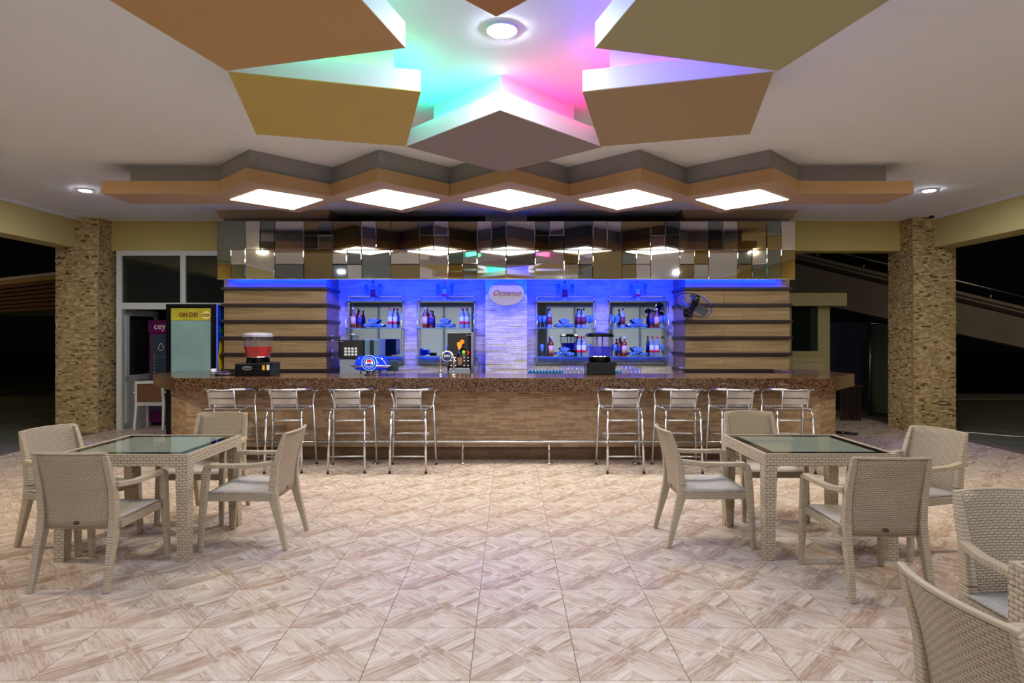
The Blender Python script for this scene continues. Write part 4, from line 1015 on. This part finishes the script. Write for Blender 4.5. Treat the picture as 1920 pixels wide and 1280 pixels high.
MB().tube([(X(1420, 15.15), 0, Z(rl(1420), 15.15)), (X(2250, 15.15), 0, Z(rl(2250), 15.15))], .02, 8).build('rail', M_ALUM, t)
for px in (1420, 1531, 1618, 1738, 1856, 1990, 2120, 2245):
    MB().tube([(X(px, 15.15), 0, Z(454 + (px - 1400) * .24, 15.15) - .05), (X(px, 15.15) + .03, 0, Z(rl(px), 15.15))], .022, 8).build('post', M_STEEL, t)
t = thing('cabin', 'small cream cabin with a curtained window beyond the right end of the bar', 'cabin', (X(1500, 11.6), 11.6, 0))
CR = mat('cream_cabin_paint', 'a39a6c', .7); yy = 11.6; ox = X(1500, yy)
q = lambda px: X(px, yy) - ox
MB().box(q(1395), q(1484), 0, 1.6, 0, Z(560, yy)).box(q(1534), q(1556), 0, 1.6, 0, Z(574, yy)).box(q(1484), q(1534), 0, 1.6, 0, Z(665, yy)).box(q(1484), q(1534), 0, 1.6, Z(574, yy), Z(560, yy)).box(q(1484), q(1534), 1.5, 1.6, 0, Z(574, yy)).build('wall', CR, t)
MB().prism([(q(1380), -.22), (q(1576), -.22), (q(1576), 1.7), (q(1380), 1.7)], Z(573, 11.4), Z(549, 11.4)).build('roof_fascia', CR, t)
MB().box(q(1484), q(1534), -.02, .0, Z(665, yy), Z(658, yy)).build('window_sill', CR, t)
MB().box(q(1484), q(1534), .05, .06, Z(665, yy), Z(574, yy)).build('pane', thin('cabin_glass', '7a8a84', .95), t)
mb = MB(); n = 24; vs = []
for i in range(n + 1):
    x = q(1484) + (q(1512) - q(1484)) * i / n; y = .16 + .025 * math.sin(i * 1.6)
    vs += [(x, y, Z(665, yy)), (x, y, Z(574, yy)), (x, y + .01, Z(665, yy)), (x, y + .01, Z(574, yy))]
fs = []
for i in range(n): fs += [(4 * i, 4 * i + 4, 4 * i + 5, 4 * i + 1), (4 * i + 2, 4 * i + 3, 4 * i + 7, 4 * i + 6)]
mb.add(vs, fs, 0, True).build('curtain', mat('pale_green_curtain', 'a9b6a0', .8), t)
for z0_, z1_ in ((671, 676), (681, 700)):
    MB().box(q(1486), q(1545), -.012, 0, Z(z1_, yy), Z(z0_, yy)).build('wall_panel', mat('cream_cabin_panel', 'aca377', .7), t)
MB().box(X(1556, 13.2), X(1628, 13.2), 13.2, 13.5, 0, Z(604, 13.2)).build('wall_outer_blue', mat('dark_blue_wall', '0f1836', .7), kind='structure')
t = thing('grey_tarp', 'grey cloth screen hanging just left of the right column', 'screen', (X(1650, 12.2), 12.2, 0)); yy = 12.2
ox = X(1650, yy); n = 20; vs = []
for i in range(n + 1):
    f = i / n; x = X(1631 + 60 * f, yy) - ox; y = .10 * math.sin(f * 9) * (1 - .4 * f)
    vs += [(x, y - .06, .05), (x, y, Z(607, yy)), (x, y - .05, .05), (x, y + .01, Z(607, yy))]
fs = []
for i in range(n): fs += [(4 * i, 4 * i + 4, 4 * i + 5, 4 * i + 1), (4 * i + 2, 4 * i + 3, 4 * i + 7, 4 * i + 6), (4 * i + 1, 4 * i + 5, 4 * i + 7, 4 * i + 3)]
MB().add(vs, fs, 0, True).build('cloth', mat('grey_cloth', '5c5f52', .85), t)
for px in (1631, 1691): MB().tube([(X(px, yy) - ox, 0, 0), (X(px, yy) - ox, 0, Z(606, yy))], .02, 8).build('pole', M_STEEL, t)
MB().tube([(X(1631, yy) - ox, 0, Z(606, yy)), (X(1691, yy) - ox, 0, Z(606, yy))], .015, 8).build('crossbar', M_STEEL, t)
# low wooden slat screen in the shade right of the counter end
t = thing('slat_bench', 'dark slatted bench in the shade right of the bar end', 'bench', (X(1596, 11.4), 11.4, 0))
for i in range(8): MB().box(-.19 + i * .05, -.165 + i * .05, 0, .03, 0, .62).build('slat', mat('dark_red_wood', '2c1712', .6), t)
MB().box(-.2, .22, -.02, .35, .62, .66).build('seat', mat('dark_red_wood'), t)
for sx in (-.19, .19): MB().box(sx - .02, sx + .02, .30, .34, 0, .62).build('leg', mat('dark_red_wood'), t)
t = thing('black_floor_bracket', 'black metal bracket lying on the floor by the right bar end', 'bracket', (X(1590, 9.75), 9.75, 0))
MB().tube([(-.16, .22, .02), (.10, -.05, .02), (.13, -.02, .02)], .022, 8).build('tube', M_BLACK, t)
MB().tube([(-.13, .10, .02), (.02, .03, .02)], .018, 8).build('stub', M_BLACK, t)
t = MB().tube([(6.9 + .17 * k, 10.0 - .06 * k + .12 * math.sin(k * 1.1), .012) for k in range(6)], .008, 6).build('white_cable', M_WHITE)
t.location = (.25, -.1, 0)
tag(t, 'thin white cable on the floor by the foot of the right column', 'cable')
def tree(x, y, h, r, n, label, lc):
    t = thing('garden_tree', label, 'tree', (x, y, 0), group='trees beyond the ramp')
    MB().tube([(0, 0, 0), (.05, 0, h * .4), (-.05, .1, h * .8)], [.10, .08, .04], 8).build('trunk', mat('bark', '3a2a1c', .9), t)
    mb = MB()
    for k in range(n):
        a, b_, q_ = random.uniform(0, 6.28), random.uniform(-1, 1), random.random() ** .4
        c = Vector((r * q_ * math.cos(a) * math.sqrt(1 - b_ * b_), r * q_ * math.sin(a) * math.sqrt(1 - b_ * b_), h + r * .8 * q_ * b_))
        e1 = Vector((random.gauss(0, 1), random.gauss(0, 1), random.gauss(0, 1))).normalized(); e2 = e1.orthogonal().normalized(); s = random.uniform(.05, .11)
        mb.add([c - e1 * s, c + e2 * s * .45, c + e1 * s, c - e2 * s * .45], [(0, 1, 2, 3)])
    mb.build('foliage', mat(*lc), t, kind='stuff')
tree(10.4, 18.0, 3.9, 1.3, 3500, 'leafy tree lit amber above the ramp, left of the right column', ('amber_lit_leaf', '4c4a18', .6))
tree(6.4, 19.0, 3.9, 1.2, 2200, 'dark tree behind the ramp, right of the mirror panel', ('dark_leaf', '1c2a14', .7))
# outside left: neighbouring canopy and low wall
t = thing('neighbour_canopy', 'dark timber canopy of the neighbouring building, left of the left column', 'canopy', (0, 0, 0))
OW = mat('dark_timber', '4a2f18', .7)
for i in range(6):
    y0_ = 14.5 - i * .0
facepoly([(-500, 575), (130, 507), (130, 513), (-500, 581)], 15.0, 19.0, mat('pale_roof_edge', '8f96a8', .5), 'roof_edge', t)
facepoly([(-500, 581), (130, 513), (130, 520), (-500, 590)], 15.05, 15.2, mat('ochre_fascia', '8a7330', .6), 'fascia', t)
for k in range(7):
    z_ = 520 + k * 8.5
    facepoly([(-500, z_ + 70 - k * 6), (130, z_), (130, z_ + 7.5), (-500, z_ + 77 - k * 6)], 15.1 + k * .12, 15.2 + k * .12, OW, 'timber_board', t)
for px in (-480, -180, 118): MB().box(X(px, 15.6), X(px, 15.6) + .18, 15.6, 15.8, -.1, Z(575, 15.6)).build('post', OW, t)
facepoly([(-500, 578), (130, 582), (130, 592), (-500, 590)], 17.5, 17.7, mat('grey_wall_coping', '8b8c86', .7), 'rear_wall_band', t)

# unseen lamps added at both sides to brighten the ramp and canopy
def added_lamp(x, y, e, label, c):
    t = thing('added_outdoor_lamp', label, 'lamp', (x, y, 0), group='added lamps beside the terrace')
    MB().tube([(0, 0, -.1), (0, 0, 2.6)], .04, 10).build('post', M_BLACK, t)
    MB().lathe([(0, 2.6), (.12, 2.66), (.16, 2.78), (.12, 2.9), (0, 2.96)], 16).build('globe', mat('lamp_globe_' + c, 'ffffff', .5, emit=c, estr=e), t)
added_lamp(13.5, 10.5, 60, 'added unseen lamp right of the terrace', 'ffd9a8')
added_lamp(-16.5, 11.0, 130, 'added unseen lamp left of the terrace', 'ffc98a')
